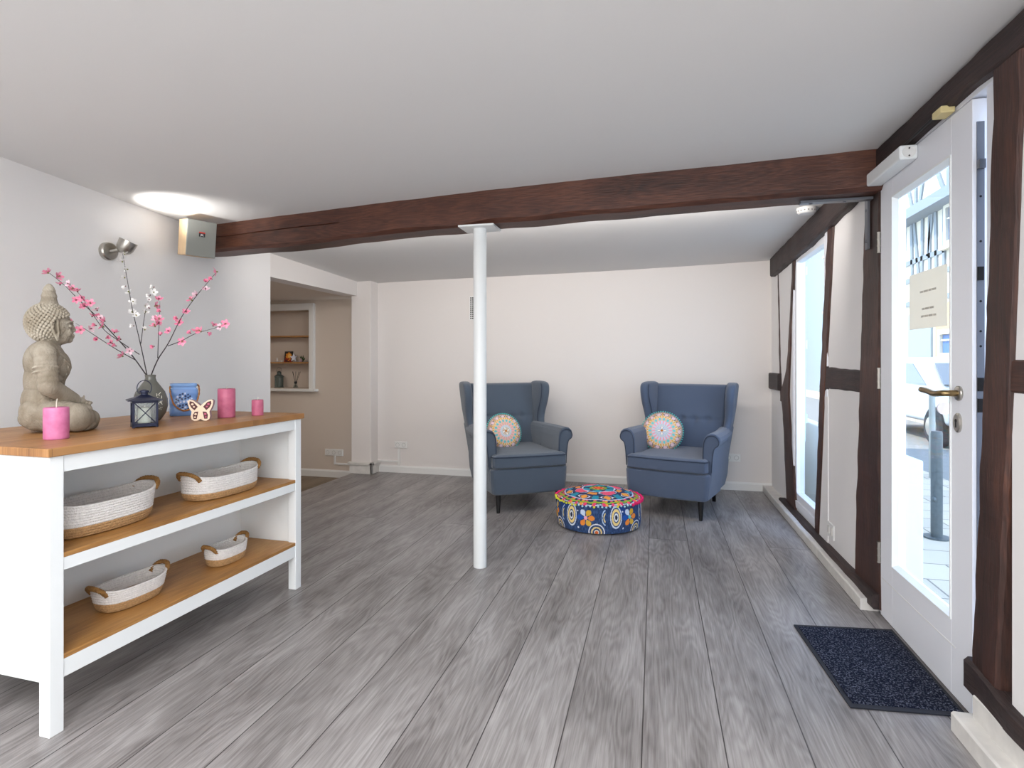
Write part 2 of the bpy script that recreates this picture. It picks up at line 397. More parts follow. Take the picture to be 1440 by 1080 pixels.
# ------------------------------------------------------------------ skirting
def skirting(name, a, b, th, h, side, m=None, z0=0):
    a = Vector((*a, z0)); b = Vector((*b, z0)); d = (b-a).normalized(); nrm = Vector((-d.y, d.x, 0))*side
    prof = [(0, 0), (th, 0), (th, h*.8), (th*.65, h*.92), (th*.5, h), (0, h)]
    bm = loft(B(), [[p+nrm*u+Vector((0, 0, z)) for u, z in prof] for p in (a, b)])
    return struct(name, bm, m or M['trim'])
skirting('baseboard_back', (-2.93, YB), (XW, YB), .018, .075, -1)
bm = B()
for (x0, y0, x1, y1) in ((-3.17, 5.475, -2.905, 5.50), (-2.93, 5.475, -2.905, YB)): box(bm, (x0, y0, 0), (x1, y1, .095))
for (x0, y0, x1, y1) in ((-3.185, 5.46, -2.89, 5.50), (-2.93, 5.46, -2.89, YB)): box(bm, (x0, y0, .095), (x1, y1, .125))
struct('baseboard_pier', bm, M['trim_old'], bevel=.006)
skirting('baseboard_alcove', (-5.3, 5.92), (-3.0, 5.92), .015, .085, -1, z0=-.15)
def lumpy_strip(name, y0, y1, x0, x1, z0, z1, m, amp=.004, step=.03, top=None):
    bm = B(); rings = []; n = int((y1-y0)/step)
    for i in range(n+1):
        y = y0+(y1-y0)*i/n; k = noise.noise(Vector((y*6, x0*9, z1*5)))*amp; q = noise.noise(Vector((y*9, 3, z0)))*amp
        zt = z1 if top is None else top(y)
        rings.append([(x0+q, y, z0), (x0+q+k*.4, y, zt-.006+k), (x0+.006+q, y, zt+k), (x1, y, zt+k*1.2), (x1, y, z0)])
    return struct(name, loft(bm, rings), m)
lumpy_strip('baseboard_right', 3.075, YB-.018, .962, XW, 0, .058, M['trim_old'], .002)
lumpy_strip('baseboard_right_near', -1.6, 2.145, .935, .995, 0, .062, M['trim_old'], .002)
lumpy_strip('wall_plinth', -1.6, 2.12, .985, XW, .06, .14, M['trim_old'], .008)

# ------------------------------------------------------------------ timbers of the street wall
def timber_v(name, tab, x0, x1, m, amp=.006, seed=0):
    """upright timber: tab of (z, ylow, yhigh)"""
    rings = []; z0, z1 = tab[0][0], tab[-1][0]; n = max(4, int((z1-z0)/.035))
    for i in range(n+1):
        z = z0+(z1-z0)*i/n; a, b = interp(tab, z)
        ja = amp*noise.noise(Vector((seed, z*5, 1))); jb = amp*noise.noise(Vector((seed+9, z*6, 2))); jx = amp*.7*noise.noise(Vector((seed, z*9, 5)))
        c = .010+.006*noise.noise(Vector((seed, z*12, 8)))
        a += ja; b += jb
        rings.append([(x1, a, z), (x0+c+jx, a, z), (x0+jx, a+c, z), (x0+jx*1.4, (a+b)/2, z), (x0+jx, b-c, z), (x0+c+jx, b, z), (x1, b, z)])
    return struct(name, loft(B(), rings), m)
def timber_h(name, tab, x0, x1, m, amp=.006, seed=0):
    """timber along the wall: tab of (y, zlow, zhigh)"""
    rings = []; y0, y1 = tab[0][0], tab[-1][0]; n = max(4, int((y1-y0)/.035))
    for i in range(n+1):
        y = y0+(y1-y0)*i/n; a, b = interp(tab, y)
        ja = amp*noise.noise(Vector((seed, y*6, 1))); jx = .5*amp*noise.noise(Vector((seed, y*5, 5))); c = .010+.006*noise.noise(Vector((seed, y*7, 8)))
        a += ja
        rings.append([(x1, y, a), (x0+c+jx, y, a), (x0+jx, y, a+c), (x0+jx*1.6, y, (a+b)/2), (x0+jx, y, b-c), (x0+c+jx, y, b), (x1, y, b)])
    return struct(name, loft(B(), rings), m)
XT = 1.03
# wall plate under the ceiling
timber_h('trim_1', [(-1.6, 2.06, 2.20), (1.9, 2.08, 2.195), (2.2, 2.105, 2.194), (2.44, 2.098, 2.193), (3.0, 2.08, 2.192), (3.41, 2.03, 2.18), (4.24, 1.985, 2.16), (5.50, 1.955, 2.125)], 1.0, XW+.01, M['timberE'], .007, 1)
# big post between window field and door
timber_v('trim_2', [(0.03, 3.005, 3.37), (.4, 3.02, 3.35), (1.0, 3.025, 3.30), (2.04, 3.025, 3.215), (2.10, 3.025, 3.21)], XT-.005, XO-.02, M['timberZ'], .008, 2)
# slim post right of the window
timber_v('trim_3', [(.05, 4.07, 4.18), (.6, 4.0, 4.10), (1.0, 3.94, 4.055), (1.5, 3.85, 3.97), (2.08, 3.75, 3.87)], XT, XT+.025, M['timberZ'], .006, 3)
# brace left of the window and the straight stud behind it
timber_v('trim_4', [(.04, 4.69, 5.0), (.45, 4.80, 5.08), (.75, 4.885, 5.14), (.93, 4.93, 5.23), (1.15, 4.90, 5.0), (1.6, 4.81, 4.88), (2.03, 4.74, 4.80)], XT, XT+.025, M['timberZ'], .006, 4)
timber_v('trim_5', [(.86, 5.19, 5.28), (1.2, 5.265, 5.33), (1.6, 5.30, 5.355), (2.0, 5.36, 5.40)], XT+.008, XW+.01, M['timberZ'], .005, 5)
struct('wall_infill', prism(B(), [(3.885, .05), (4.075, .05), (3.99, .62), (3.94, .98), (3.885, .98)], lambda a, b: (XW-.0066, a, b), lambda a, b: (XW+.03, a, b)), M['plaster'])
# short rails
timber_h('trim_6', [(3.29, 1.035, 1.155), (3.88, 1.03, 1.165), (3.95, 1.0, 1.2)], XT+.004, XW+.01, M['timberE'], .006, 6)
timber_h('trim_7', [(5.24, .95, 1.095), (YB-.03, .95, 1.095)], XT-.02, XW+.01, M['timberE'], .004, 7)
# sole plate
timber_h('trim_8', [(3.02, 0.03, .10), (3.5, .03, .08), (4.2, .03, .075), (5.1, .03, .075)], .992, XW+.01, M['timberE'], .008, 8)
# near post beside the door handle side, rail and sole plate
timber_v('trim_9', [(.12, 2.02, 2.165), (.25, 2.018, 2.16), (1.1, 1.95, 2.098), (1.45, 1.928, 2.07), (2.08, 1.895, 2.04)], .998, XO-.01, M['timberZ'], .006, 9)
struct('wall_panel_near', bxo((1.008, -1.6, .12), (XW+.005, 1.96, 2.15)), M['plaster'])
timber_h('trim_10', [(.6, 1.10, 1.21), (1.98, 1.105, 1.21)], 1.001, XW+.01, M['timberY'], .006, 10)
timber_h('trim_11', [(-1.6, .12, .19), (1.6, .12, .19), (1.95, .12, .2), (2.18, .12, .23)], .985, XW+.01, M['timberE'], .012, 11)
for i, (nm, lb) in enumerate({'trim_1': 'blackened timber wall plate under the ceiling along the street wall', 'trim_2': 'broad dark timber post between the rear wall panel and the hinge side of the door',
    'trim_3': 'slim dark timber post right of the tall window', 'trim_4': 'curved dark timber brace left of the tall window', 'trim_5': 'thin dark timber stud nearest the back corner',
    'trim_6': 'short dark timber rail between slim post and broad post', 'trim_7': 'stub of dark timber rail in the back corner', 'trim_8': 'dark timber sole plate above the far skirting',
    'trim_9': 'leaning dark timber post on the handle side of the door', 'trim_10': 'dark timber rail at the right edge beside the near post', 'trim_11': 'rough dark timber sole plate at the foot of the near post'}.items()):
    tag(bpy.data.objects[nm], lb, 'timber', None, 'structure')

# ------------------------------------------------------------------ ceiling beam and post
rings = []; n = 110
for i in range(n+1):
    x = -3.06+(1.06+3.06)*i/n
    yf = 3.25+(2.985-3.25)*(x+3.06)/4.12 + .012*noise.noise(Vector((x*1.5, 0, 3)))
    zb = interp([(-3.06, 1.942), (-2.2, 1.945), (-1.6, 1.972), (-.9, 1.985), (.2, 2.0), (1.06, 2.0)], x)[0] + .006*noise.noise(Vector((x*4, 1, 3)))
    yb = yf+.19; c = .02+.012*noise.noise(Vector((x*3, 5, 3))); j = .005*noise.noise(Vector((x*7, 2, 9)))
    zt = cz(x, yf)+.02; zm = (zb+zt)/2+.01*noise.noise(Vector((x*2, 7, 7)))
    rings.append([(x, yf+j, zt), (x, yf+j*1.5, zm+.004), (x, yf+.007 if -2.9 < x < -1.9 else yf+j, zm), (x, yf+j, zm-.004), (x, yf+j, zb+c), (x, yf+c, zb), (x, yb-c, zb), (x, yb, zb+c), (x, yb, zt)])
bm = loft(B(), rings)
o = obj('ceiling_beam', bm, M['timberR']); tag(o, 'long red-brown timber beam crossing under the white ceiling', 'beam')

t = thing('support_post', 'slender round white steel post from floor to the ceiling beam', 'post', (-.992, 3.18, 0))
obj('post_shaft', lathe(B(), [(.0385, 0), (.0385, 1.975)], 40), M['lacquer'], t, smooth=False, bevel=.001)
obj('head_plate', bxo((-.105, -.085, 1.972), (.105, .085, 1.982)), M['lacquer'], t)
for p in bpy.data.objects['post_shaft'].data.polygons: p.use_smooth = len(p.vertices) == 4

t = thing('angle_bracket', 'grey metal angle bracket under the beam end at the broad post', 'bracket', (1.0, 3.1, 1.99))
obj('bracket_arm', bxo((-.30, -.02, -.008), (.02, .02, 0.004)), M['lock'], t)
obj('bracket_leg', bxo((.008, .02, -.24), (.018, .06, .0)), M['lock'], t)
for z in (-.05, -.2): bm = B(); lathe(bm, [(.0, 0), (.008, 0), (.006, .004), (0, .005)], 10, T=Matrix.Translation((.008, .04, z)) @ Matrix.Rotation(-PI/2, 4, 'Y'), cap=False); obj('bolt_head', bm, M['lock'], t)
for x in (-.25, -.1): obj('bolt_head', lathe(B(), [(.0, -.012), (.008, -.012), (.008, -.008)], 10, c=(x, 0, 0), cap=False), M['lock'], t)

# ------------------------------------------------------------------ the window
t = thing('window_1', 'tall white framed window between dark timbers in the street wall', 'window', (0, 0, 0), kind='structure')
bm = B()
def frame_rect(bm, x0, x1, y0, y1, z0, z1, w, wb=None):
    wb = wb or w
    box(bm, (x0, y0, z0), (x1, y0+w, z1)); box(bm, (x0, y1-w, z0), (x1, y1, z1)); box(bm, (x0, y0+w, z0), (x1, y1-w, z0+wb)); box(bm, (x0, y0+w, z1-w), (x1, y1-w, z1))
frame_rect(bm, XW-.006, XW+.06, WY0, WY1, WZ0, WZ1, .055)
obj('window_frame', bm, M['door'], t, bevel=.003)
bm = B(); frame_rect(bm, XW+.004, XW+.06, WY0+.058, WY1-.058, WZ0+.058, WZ1-.058, .05)
sash = obj('window_sash', bm, M['door'], t, bevel=.004)
obj('window_pane', bxo((XW+.03, WY0+.11, WZ0+.11), (XW+.036, WY1-.11, WZ1-.11)), M['glass'], sash)

# ------------------------------------------------------------------ the door
t = thing('door_1', 'white half-lit entrance door with tall glass pane between dark timber posts', 'door', (0, 0, 0), kind='structure')
X0, X1 = 1.03, 1.085; y0, y1, z0, z1 = 2.222, 3.018, .011, 2.078
gy0, gy1, gz0, gz1 = 2.36, 2.885, .275, 1.94
bm = B()
box(bm, (X0, y0, z0), (X1, gy0, z1)); box(bm, (X0, gy1, z0), (X1, y1, z1)); box(bm, (X0, gy0, z0), (X1, gy1, gz0)); box(bm, (X0, gy0, gz1), (X1, gy1, z1))
leaf = obj('door_leaf', bm, M['door'], t, bevel=.002)
bm = B()   # glazing bead, bevelled towards the pane
for (a, b, ra, rb) in (((gy0, gz0), (gy1, gz0), (0, 1), None), ((gy1, gz0), (gy1, gz1), (-1, 0), None), ((gy1, gz1), (gy0, gz1), (0, -1), None), ((gy0, gz1), (gy0, gz0), (1, 0), None)):
    iy, iz = ra; e = .016
    A0 = Vector((X0-.004, a[0], a[1])); B0 = Vector((X0-.004, b[0], b[1]))
    ins = Vector((0, iy, iz))
    d = (B0-A0).normalized()
    rings = [[A0+d*0, A0+ins*.006+d*.006, A0+ins*.02+d*.02+Vector((.022, 0, 0)), A0+Vector((.026, 0, 0))], [B0, B0+ins*.006-d*.006, B0+ins*.02-d*.02+Vector((.022, 0, 0)), B0+Vector((.026, 0, 0))]]
    loft(bm, rings)
obj('glazing_bead', bm, M['lacquer'], leaf)
obj('door_pane', bxo((X0+.022, gy0, gz0), (X0+.028, gy1, gz1)), M['glass'], leaf)
obj('rail_groove', bxo((X0-.0012, y0+.11, .185), (X0+.001, y1-.01, .189)), M['plastic'], leaf)
obj('lock_strip', bxo((X0+.012, y0-.003, .1), (X0+.034, y0+.001, 2.0)), M['lock'], leaf)
bm = B()
for z in (1.10, 1.47, 1.03): box(bm, (X0+.014, y0-.008, z), (X0+.03, y0-.001, z+.045))
for z in (.5, .7, 1.25, 1.3, 1.4, 1.6, 1.75): lathe(bm, [(0, 0), (.004, 0), (.003, .002), (0, .002)], 8, T=Matrix.Translation((X0+.023, y0-.003, z)) @ Matrix.Rotation(PI/2, 4, 'X'), cap=False)
obj('latch_bolt', bm, M['dark'], leaf)
bm = B(); box(bm, (X0+.012, y0-.02, 1.84), (X0+.03, y0-.002, 1.87))
obj('lock_hook', bm, M['lock'], leaf)
# frame
bm = B(); fx0, fx1 = 1.045, XO
box(bm, (fx0, DY0, 0), (fx1, 2.168, DZ1)); box(bm, (fx0, 3.03, 0), (fx1, DY1, DZ1)); box(bm, (fx0-.01, 2.10, 2.085), (fx1, 3.05, DZ1+.005))
box(bm, (X1+.004, 3.005, 0), (fx1, 3.035, 2.075)); box(bm, (X1+.004, 2.16, 2.06), (fx1, 3.03, 2.09))
obj('door_frame', bm, M['door'], t, bevel=.002)
obj('strike_plate', bxo((1.05, 2.167, 1.75), (1.07, 2.172, 1.92)), M['lock'], t)
obj('door_threshold', bxo((1.06, 2.16, -.005), (fx1, 3.03, .009)), M['lock'], t)
# handle
hy, hz = 2.305, 1.088
bm = B(); Tr = Matrix.Translation((X0, hy, hz)) @ Matrix.Rotation(-PI/2, 4, 'Y')
lathe(bm, [(0, 0), (.026, 0), (.026, .006), (.021, .009), (0, .009)], 32, T=Tr, cap=False)
hd = obj('door_handle', bm, M['steel'], leaf, smooth=True)
bm = B(); tube(bm, smooth_path([(X0-.008, hy, hz), (X0-.035, hy, hz), (X0-.050, hy+.012, hz-.001), (X0-.052, hy+.06, hz-.005), (X0-.050, hy+.11, hz+.001), (X0-.048, hy+.17, hz+.005)], 6), [.011]*31, 14)
obj('lever', bm, M['brass'], hd, smooth=True, label='aged brass lever')
Tr = Matrix.Translation((X0, hy+.004, .985)) @ Matrix.Rotation(-PI/2, 4, 'Y')
bm = B(); prof = [(-.0155+0, 0)]
rings = []
for h, s in ((0, 1), (.006, 1), (.009, .86)):
    rings.append([Tr @ Vector((s*(.035 if False else 0)+s*.034*math.sin(2*PI*i/32)*1.0, s*.024*math.cos(2*PI*i/32), h)) for i in range(32)])
loft(bm, rings)
es = obj('key_plate', bm, M['steel'], leaf, smooth=False)
bm = B(); lathe(bm, [(0, 0), (.006, 0), (.006, .0105), (0, .0105)], 12, T=Matrix.Translation((X0, hy+.004, .992)) @ Matrix.Rotation(-PI/2, 4, 'Y'), cap=False)
box(bm, (X0-.0105, hy+.001, .968), (X0, hy+.007, .99))
obj('keyhole', bm, M['black'], es)
for z in (.30, 1.12, 1.76):
    bm = B(); tube(bm, [(X0-.006, 3.022, z-.045), (X0-.006, 3.022, z+.045)], .007, 10)
    for k in (-.047, -.016, .016, .047): lathe(bm, [(0, z+k-.002), (.0085, z+k-.002), (.0085, z+k+.002), (0, z+k+.002)], 10, c=(X0-.006, 3.022, 0), cap=False)
    obj('hinge', bm, M['steel'], t, smooth=False)
# closer
c = obj('door_closer', bxo((.962, 2.62, 2.018), (1.029, 3.025, 2.076)), M['lacquer'], t, bevel=.008, seg=3)
bm = B(); Tc = Matrix.Translation((.996, 2.62, 2.047)) @ Matrix.Rotation(PI/2, 4, 'X')
lathe(bm, [(.0, 0), (.024, 0), (.024, .003), (.022, .003), (.022, .001), (0, .001)], 24, T=Tc, cap=False)
obj('closer_cap', bm, M['plastic'], c)
bm = B()
for dx, dz in ((.0, .014), (.0, -.016)): lathe(bm, [(0, 0), (.003, 0), (.003, .004), (0, .004)], 8, T=Matrix.Translation((.996+dx, 2.62, 2.047+dz)) @ Matrix.Rotation(PI/2, 4, 'X'), cap=False)
obj('closer_screw', bm, M['black'], c)
bm = B(); tube(bm, [(.99, 2.72, 2.082), (.995, 2.40, 2.098)], .005, 8)
obj('closer_arm', bm, M['black'], t)
obj('arm_shoe', bxo((.985, 2.33, 2.083), (1.03, 2.40, 2.108)), mat('cream_shoe', rgb(222, 206, 150), .5), t, bevel=.004)

# notice on the glass
t = thing('paper_notice', 'beige paper notice taped to the inside of the door glass', 'notice', (X0+.019, 2.62, 1.447))
obj('sheet', bxo((0, -.185, -.115), (.0012, .135, .115)), M['paper'], t)
for z, ws in ((.03, (.03, .02, .035, .025)), (-.04, (.03, .03, .02)), (-.07, (.02, .03, .03, .02))):
    bm = B()
    y = -.10 if len(ws) == 4 else -.08
    for w in ws: box(bm, (-.0006, y, z), (0, y+w+.003, z+.008)); y += w+.008
    obj('print_line', bm, M['ink'], t, label='faded grey line of print')

# ------------------------------------------------------------------ doormat
P = [Vector(p) for p in ((.61, 2.814, 0), (1.024, 2.87, 0), (1.022, 2.228, 0), (.655, 2.191, 0))]
cx = sum(P, Vector())/4
t = thing('door_mat', 'dark blue-black speckled door mat lying at the foot of the entrance door', 'mat', cx)
bm = B(); loft(bm, [[(p-cx)+Vector((0, 0, z)) for p in P] for z in (.001, .006)]); obj('rubber_edge', bm, M['rubber'], t)
bm = B(); loft(bm, [[(p-cx)*s+Vector((0, 0, z)) for p in P] for z, s in ((.005, .93), (.010, .925))]); obj('carpet_pile', bm, M['mat_c'], t)

# ------------------------------------------------------------------ wall things
def socket_strip(name, label, loc, rot, n, horiz=True, ph=.08, size=.072):
    t = thing(name, label, 'socket', loc, 0); t.rotation_euler = rot      # local: face towards -Y, width along X
    w = size*n
    obj('cover_plate', bxo((-w/2, -.012, -size/2), (w/2, 0, size/2)), M['plastic'], t, bevel=.004)
    for i in range(n):
        x = -w/2+size*(i+.5)
        T = Matrix.Translation((x, -.0125, 0)) @ Matrix.Rotation(PI/2, 4, 'X')
        bm = B(); lathe(bm, [(.021, .0), (.021, .001), (.019, .001), (.019, -.004), (0, -.004)], 24, T=T, cap=False)
        s = obj('socket_well', bm, M['plastic_dk'], t)
        bm = B()
        for dx in (-.009, .009): lathe(bm, [(0, 0), (.003, 0), (.003, -.003), (0, -.003)], 8, T=Matrix.Translation((x+dx*.7, -.0095, dx*.7)) @ Matrix.Rotation(PI/2, 4, 'X'), cap=False)
        obj('pin_hole', bm, M['black'], s)
    return t
socket_strip('wall_socket', 'white double wall socket low on the back wall left of the armchairs', (-2.655, YB-.001, .30), (0, 0, 0), 2)
o = obj('cable_duct', bxo((-2.69, YB-.012, .075), (-2.665, YB-.0005, .262)), M['plastic']); box_ = B(); tag(o, 'thin vertical cable duct under the double socket on the back wall', 'cable duct')
box(box_, (-2.93, YB-.012, .11), (-2.69, YB-.0005, .128)); o = obj('cable_duct', box_, M['plastic']); tag(o, 'thin horizontal cable duct running from the pier to the double socket', 'cable duct')
socket_strip('wall_socket', 'white triple wall socket on the alcove wall behind the counter end', (-3.62, 5.919, .14), (0, 0, 0), 3, size=.078)
bm = B(); box(bm, (-3.62, 5.908, .02), (-3.60, 5.92, .10)); box(bm, (-3.62, 5.908, .0), (-3.16, 5.92, .02)); o = obj('cable_duct', bm, M['plastic']); tag(o, 'bent cable duct under the triple socket in the alcove', 'cable duct')
socket_strip('wall_socket', 'white wall socket half hidden behind the right armchair', (.70, YB-.001, .30), (0, 0, 0), 2)
t = thing('wall_socket', 'flat white twin switch plate low on the street wall beside the window', 'socket', (XW, 3.83, .17))
obj('cover_plate', bxo((-.008, -.065, -.045), (0, .065, .045)), M['plastic'], t, bevel=.002)
for s in (-1, 1): obj('rocker', bxo((-.012, s*.03-.016, -.022), (-.008, s*.03+.016, .022)), M['trim_old'], t, bevel=.001)
t = thing('vent_grille', 'small white perforated vent grille high on the back wall behind the post', 'vent', (-1.79, YB-.001, 1.755))
obj('grille_plate', bxo((-.088, -.008, -.125), (.088, 0, .125)), M['plastic'], t)
bm = B()
for i in range(8):
    for j in range(11): box(bm, (-.079+i*.0205, -.0095, -.114+j*.0212), (-.079+i*.0205+.0135, -.008, -.114+j*.0212+.0135))
obj('grille_holes', bm, M['dark'], t)
t = thing('smoke_detector', 'small white smoke detector on the ceiling beside the dark wall plate', 'smoke detector', (.925, 3.93, cz(.925, 3.93)))
obj('detector_body', lathe(B(), [(.0, -.036), (.042, -.036), (.052, -.028), (.056, -.012), (.056, 0), (0, 0)], 32, cap=False), M['plastic'], t)
bm = B()
for k in range(16): a = 2*PI*k/16; box(bm, (.0535, -.004, -.024), (.056, .004, -.016), T=Matrix.Rotation(a, 4, 'Z'))
obj('detector_slots', bm, M['plastic_dk'], t)
t = thing('ceiling_spotlight', 'small chrome spotlight in the ceiling behind the white post', 'light', (-1.10, 3.80, cz(-1.1, 3.8)))
obj('spot_ring', lathe(B(), [(.045, 0), (.045, -.012), (.038, -.03), (.034, -.03), (.03, -.01)], 28, cap=False), M['steel'], t, smooth=True)
obj('spot_lens', lathe(B(), [(0, -.014), (.033, -.014)], 20, cap=False), M['dark'], t)

# wall lamp
t = thing('wall_spotlight', 'brushed metal wall spotlight tilted upward on the left wall', 'lamp', (XL, 2.60, 1.83))
TX = Matrix.Rotation(PI/2, 4, 'Y')
obj('wall_mount', lathe(B(), [(0, 0), (.052, 0), (.052, .022), (.046, .028), (0, .028)], 32, T=TX, cap=False), M['steel'], t)
bm = B(); tube(bm, [(.02, 0, 0), (.06, .02, .01)], .010, 10); obj('lamp_arm', bm, M['steel'], t)
TH_ = Matrix.Translation((.095, .035, .03)) @ Matrix.Rotation(R(-12), 4, 'X') @ Matrix.Rotation(R(22), 4, 'Y')
obj('lamp_head', lathe(B(), [(.0, -.045), (.02, -.043), (.036, -.03), (.044, -.01), (.047, .02), (.048, .035)], 28, T=TH_, cap=False), M['steel'], t, smooth=True)
obj('lamp_bulb', lathe(B(), [(0, .035), (.022, .034), (.038, .028), (.043, .018), (.03, .0), (0, -.01)], 20, T=TH_, cap=False), mat('glowing_reflector', rgb(255, 250, 240), .2, emit=((1, .96, .9), 4)), t, smooth=True)

# loudspeaker
t = thing('wall_loudspeaker', 'grey-fronted birch loudspeaker tilted downward in the corner beside the beam end', 'loudspeaker', (-2.85, 3.05, 1.985))
t.rotation_euler = (0, 0, R(66)); 
SP = Matrix.Rotation(R(7), 4, 'X')      # local front -Y
W2, H2, D2 = .088, .112, .065
obj('cabinet', bxo((-W2, -D2+.012, -H2), (W2, D2, H2), T=SP), M['spkwood'], t, bevel=.005)
gr = obj('grille', bxo((-W2-.001, -D2, -H2), (W2+.001, -D2+.0115, H2), T=SP), M['spkgrille'], t, bevel=.004)
bd = obj('badge', bxo((-.018, -D2-.003, .012), (.018, -D2, .034), T=SP), M['black'], gr)
obj('badge_stripe', bxo((-.018, -D2-.0032, .034), (.018, -D2, .042), T=SP), M['red'], gr)
cu = bpy.data.curves.new('badge_text', 'FONT'); cu.body = 'JBL'; cu.size = .017; cu.align_x = 'CENTER'; cu.align_y = 'CENTER'; cu.extrude = .0004; cu.materials.append(M['white'])
bt = bpy.data.objects.new('tmp_text', cu); C.objects.link(bt); bpy.context.view_layer.update()
tm = bpy.data.meshes.new_from_object(bt.evaluated_get(bpy.context.evaluated_depsgraph_get())); bpy.data.objects.remove(bt)
bt = bpy.data.objects.new('badge_text', tm); C.objects.link(bt); bt.parent = gr; bt.matrix_local = SP @ Matrix.Translation((0, -D2-.0036, .023)) @ Matrix.Rotation(PI/2, 4, 'X')
bm = B(); box(bm, (-.03, .05, -.03), (.03, .135, .03)); obj('wall_bracket', bm, M['black'], t)

# ------------------------------------------------------------------ the counter
CN = Vector((-1.865, 1.394, 0)); ca = R(-1.73)
# local axes: x to the back (towards the left wall) is -X, so local +X = room side; y along the length
t = thing('kitchen_island', 'white open-shelf counter with oiled oak top and two oak shelves', 'counter', CN, ca)
L, Dp, lg = 1.27, .76, .045; HT = .895
def leg_bm(x0, y0): return bxo((x0, y0, 0), (x0+lg, y0+lg, HT))
for x0 in (-lg, -Dp):
    for y0_ in (0, L-lg): obj('leg', leg_bm(x0, y0_), M['lacquer'], t, bevel=.002)
obj('counter_top', bxo((-Dp-.012, -.012, HT), (.012, L+.012, HT+.028)), M['oaktop'], t, bevel=.003)
obj('apron', bxo((-.024, lg, .84), (-.004, L-lg, HT)), M['lacquer'], t, bevel=.001)
for z, rb in ((.577, .52), (.247, .172)):
    obj('shelf', bxo((-.37, lg-.012, z-.016), (-.002, L-lg+.012, z)), M['oak'], t, bevel=.002)
    obj('shelf_rail', bxo((-.026, lg, rb), (-.003, L-lg, z-.016)), M['lacquer'], t, bevel=.001)
obj('back_panel', bxo((-.385, lg-.02, .172), (-.37, L-.02, HT)), M['lacquer'], t)
for yy in (.008, L-.026):
    e = obj('end_panel', bxo((-Dp+lg-.002, yy, .172), (-lg+.002, yy+.018, HT)), M['lacquer'], t)
    yf = yy-.007
    xs = (-Dp+lg, -lg)
    obj('panel_rail', bxo((xs[0], yf, .172), (xs[1], yf+.03, .24)), M['lacquer'], e, bevel=.001); obj('panel_rail', bxo((xs[0], yf, .845), (xs[1], yf+.03, HT)), M['lacquer'], e, bevel=.001)
for z in (.247, .577): obj('rear_shelf', bxo((-Dp+.03, lg-.012, z-.016), (-.385, L-lg+.012, z)), M['lacquer'], t)

# ------------------------------------------------------------------ baskets
def superring(a, b, z, n=72, p=2.6, f=None):
    out = []
    for i in range(n):
        t_ = 2*PI*i/n; c, s = math.cos(t_), math.sin(t_)
        x = a*math.copysign(abs(c)**(2/p), c); y = b*math.copysign(abs(s)**(2/p), s)
        out.append((x, y, z+(f(t_) if f else 0)))
    return out
def basket(label, loc, rot, L2, W2, H, flare=1.12, band=.33, coils=11):
    """length along local Y"""
    t = thing('rope_basket', label, 'basket', loc, rot, 'rope baskets on the counter shelves')
    rows = []
    for k in range(coils):
        for q in range(4):
            u = (k+q/4)/coils
            w = 1+(flare-1)*(u**.8)
            base = .90+.10*min(1, u*5)**.5
            bulge = .0035*math.sin(PI*(q/4+.08))
            rows.append((u, (W2*w*base+bulge, L2*w*base+bulge)))
    rows.append((1, (W2*flare, L2*flare)))
    def rim(u):
        return lambda a: (u**1.5)*H*(.16*abs(math.sin(a))**4 - .06)
    def build(sel, inner):
        rg = []
        for u, (a, b) in rows:
            if sel[0]-1e-6 <= u <= sel[1]+1e-6: rg.append(superring(a, b, u*H, f=rim(u)))
        inn = []
        for u, (a, b) in rows:
            if sel[0]-1e-6 <= u <= sel[1]+1e-6: inn.append(superring(a-.008, b-.008, max(u*H, .006), f=rim(u)))
        return rg, inn
    bu = round(band*coils)/coils
    rg, inn = build((0, bu), True)
    bm = B(); loft(bm, inn[::-1]+rg, cap=False); bm.faces.new([bm.verts.new(p) for p in superring(W2*.9, L2*.9, .001)])
    bm.faces.new([bm.verts.new(p) for p in superring(W2*.9-.004, L2*.9-.004, .008)])
    obj('basket_base', bm, M['jute'], t, smooth=True, label='tan jute lower coils')
    rg, inn = build((bu, 1), True)
    bm = B(); loft(bm, rg+inn[::-1], cap=False); obj('basket_wall', bm, M['rope'], t, smooth=True, label='white cotton upper coils')
    for s in (-1, 1):
        y = s*L2*flare; z = H*1.08; w = W2*.62
        pts = smooth_path([(-w, y-s*.020, z-.026), (-w*.92, y-s*.004, z-.006), (-w*.45, y+s*.010, z+.008), (w*.45, y+s*.010, z+.008), (w*.92, y-s*.004, z-.006), (w, y-s*.020, z-.026)], 10)
        rr = [.0088+.0012*math.sin(i*2.6) for i in range(len(pts))]
        obj('handle', tube(B(), pts, rr, 10), M['jute2'], t, smooth=True)
    return t
basket('largest white and tan rope basket, on the middle shelf behind the near leg', (-2.03, 1.70, .578), R(-2), .185, .092, .122, 1.12, .30, 12)
basket('second white and tan rope basket on the middle shelf, near the far end', (-1.99, 2.275, .578), R(-4), .185, .09, .108, 1.04, .34, 10)
basket('white and tan rope basket on the bottom shelf near the near leg', (-2.02, 1.82, .248), R(-4), .115, .062, .09, 1.22, .42, 10)
basket('smallest white and tan rope basket, on the bottom shelf towards the far end', (-1.985, 2.30, .248), R(-3), .092, .052, .085, 1.16, .38, 10)

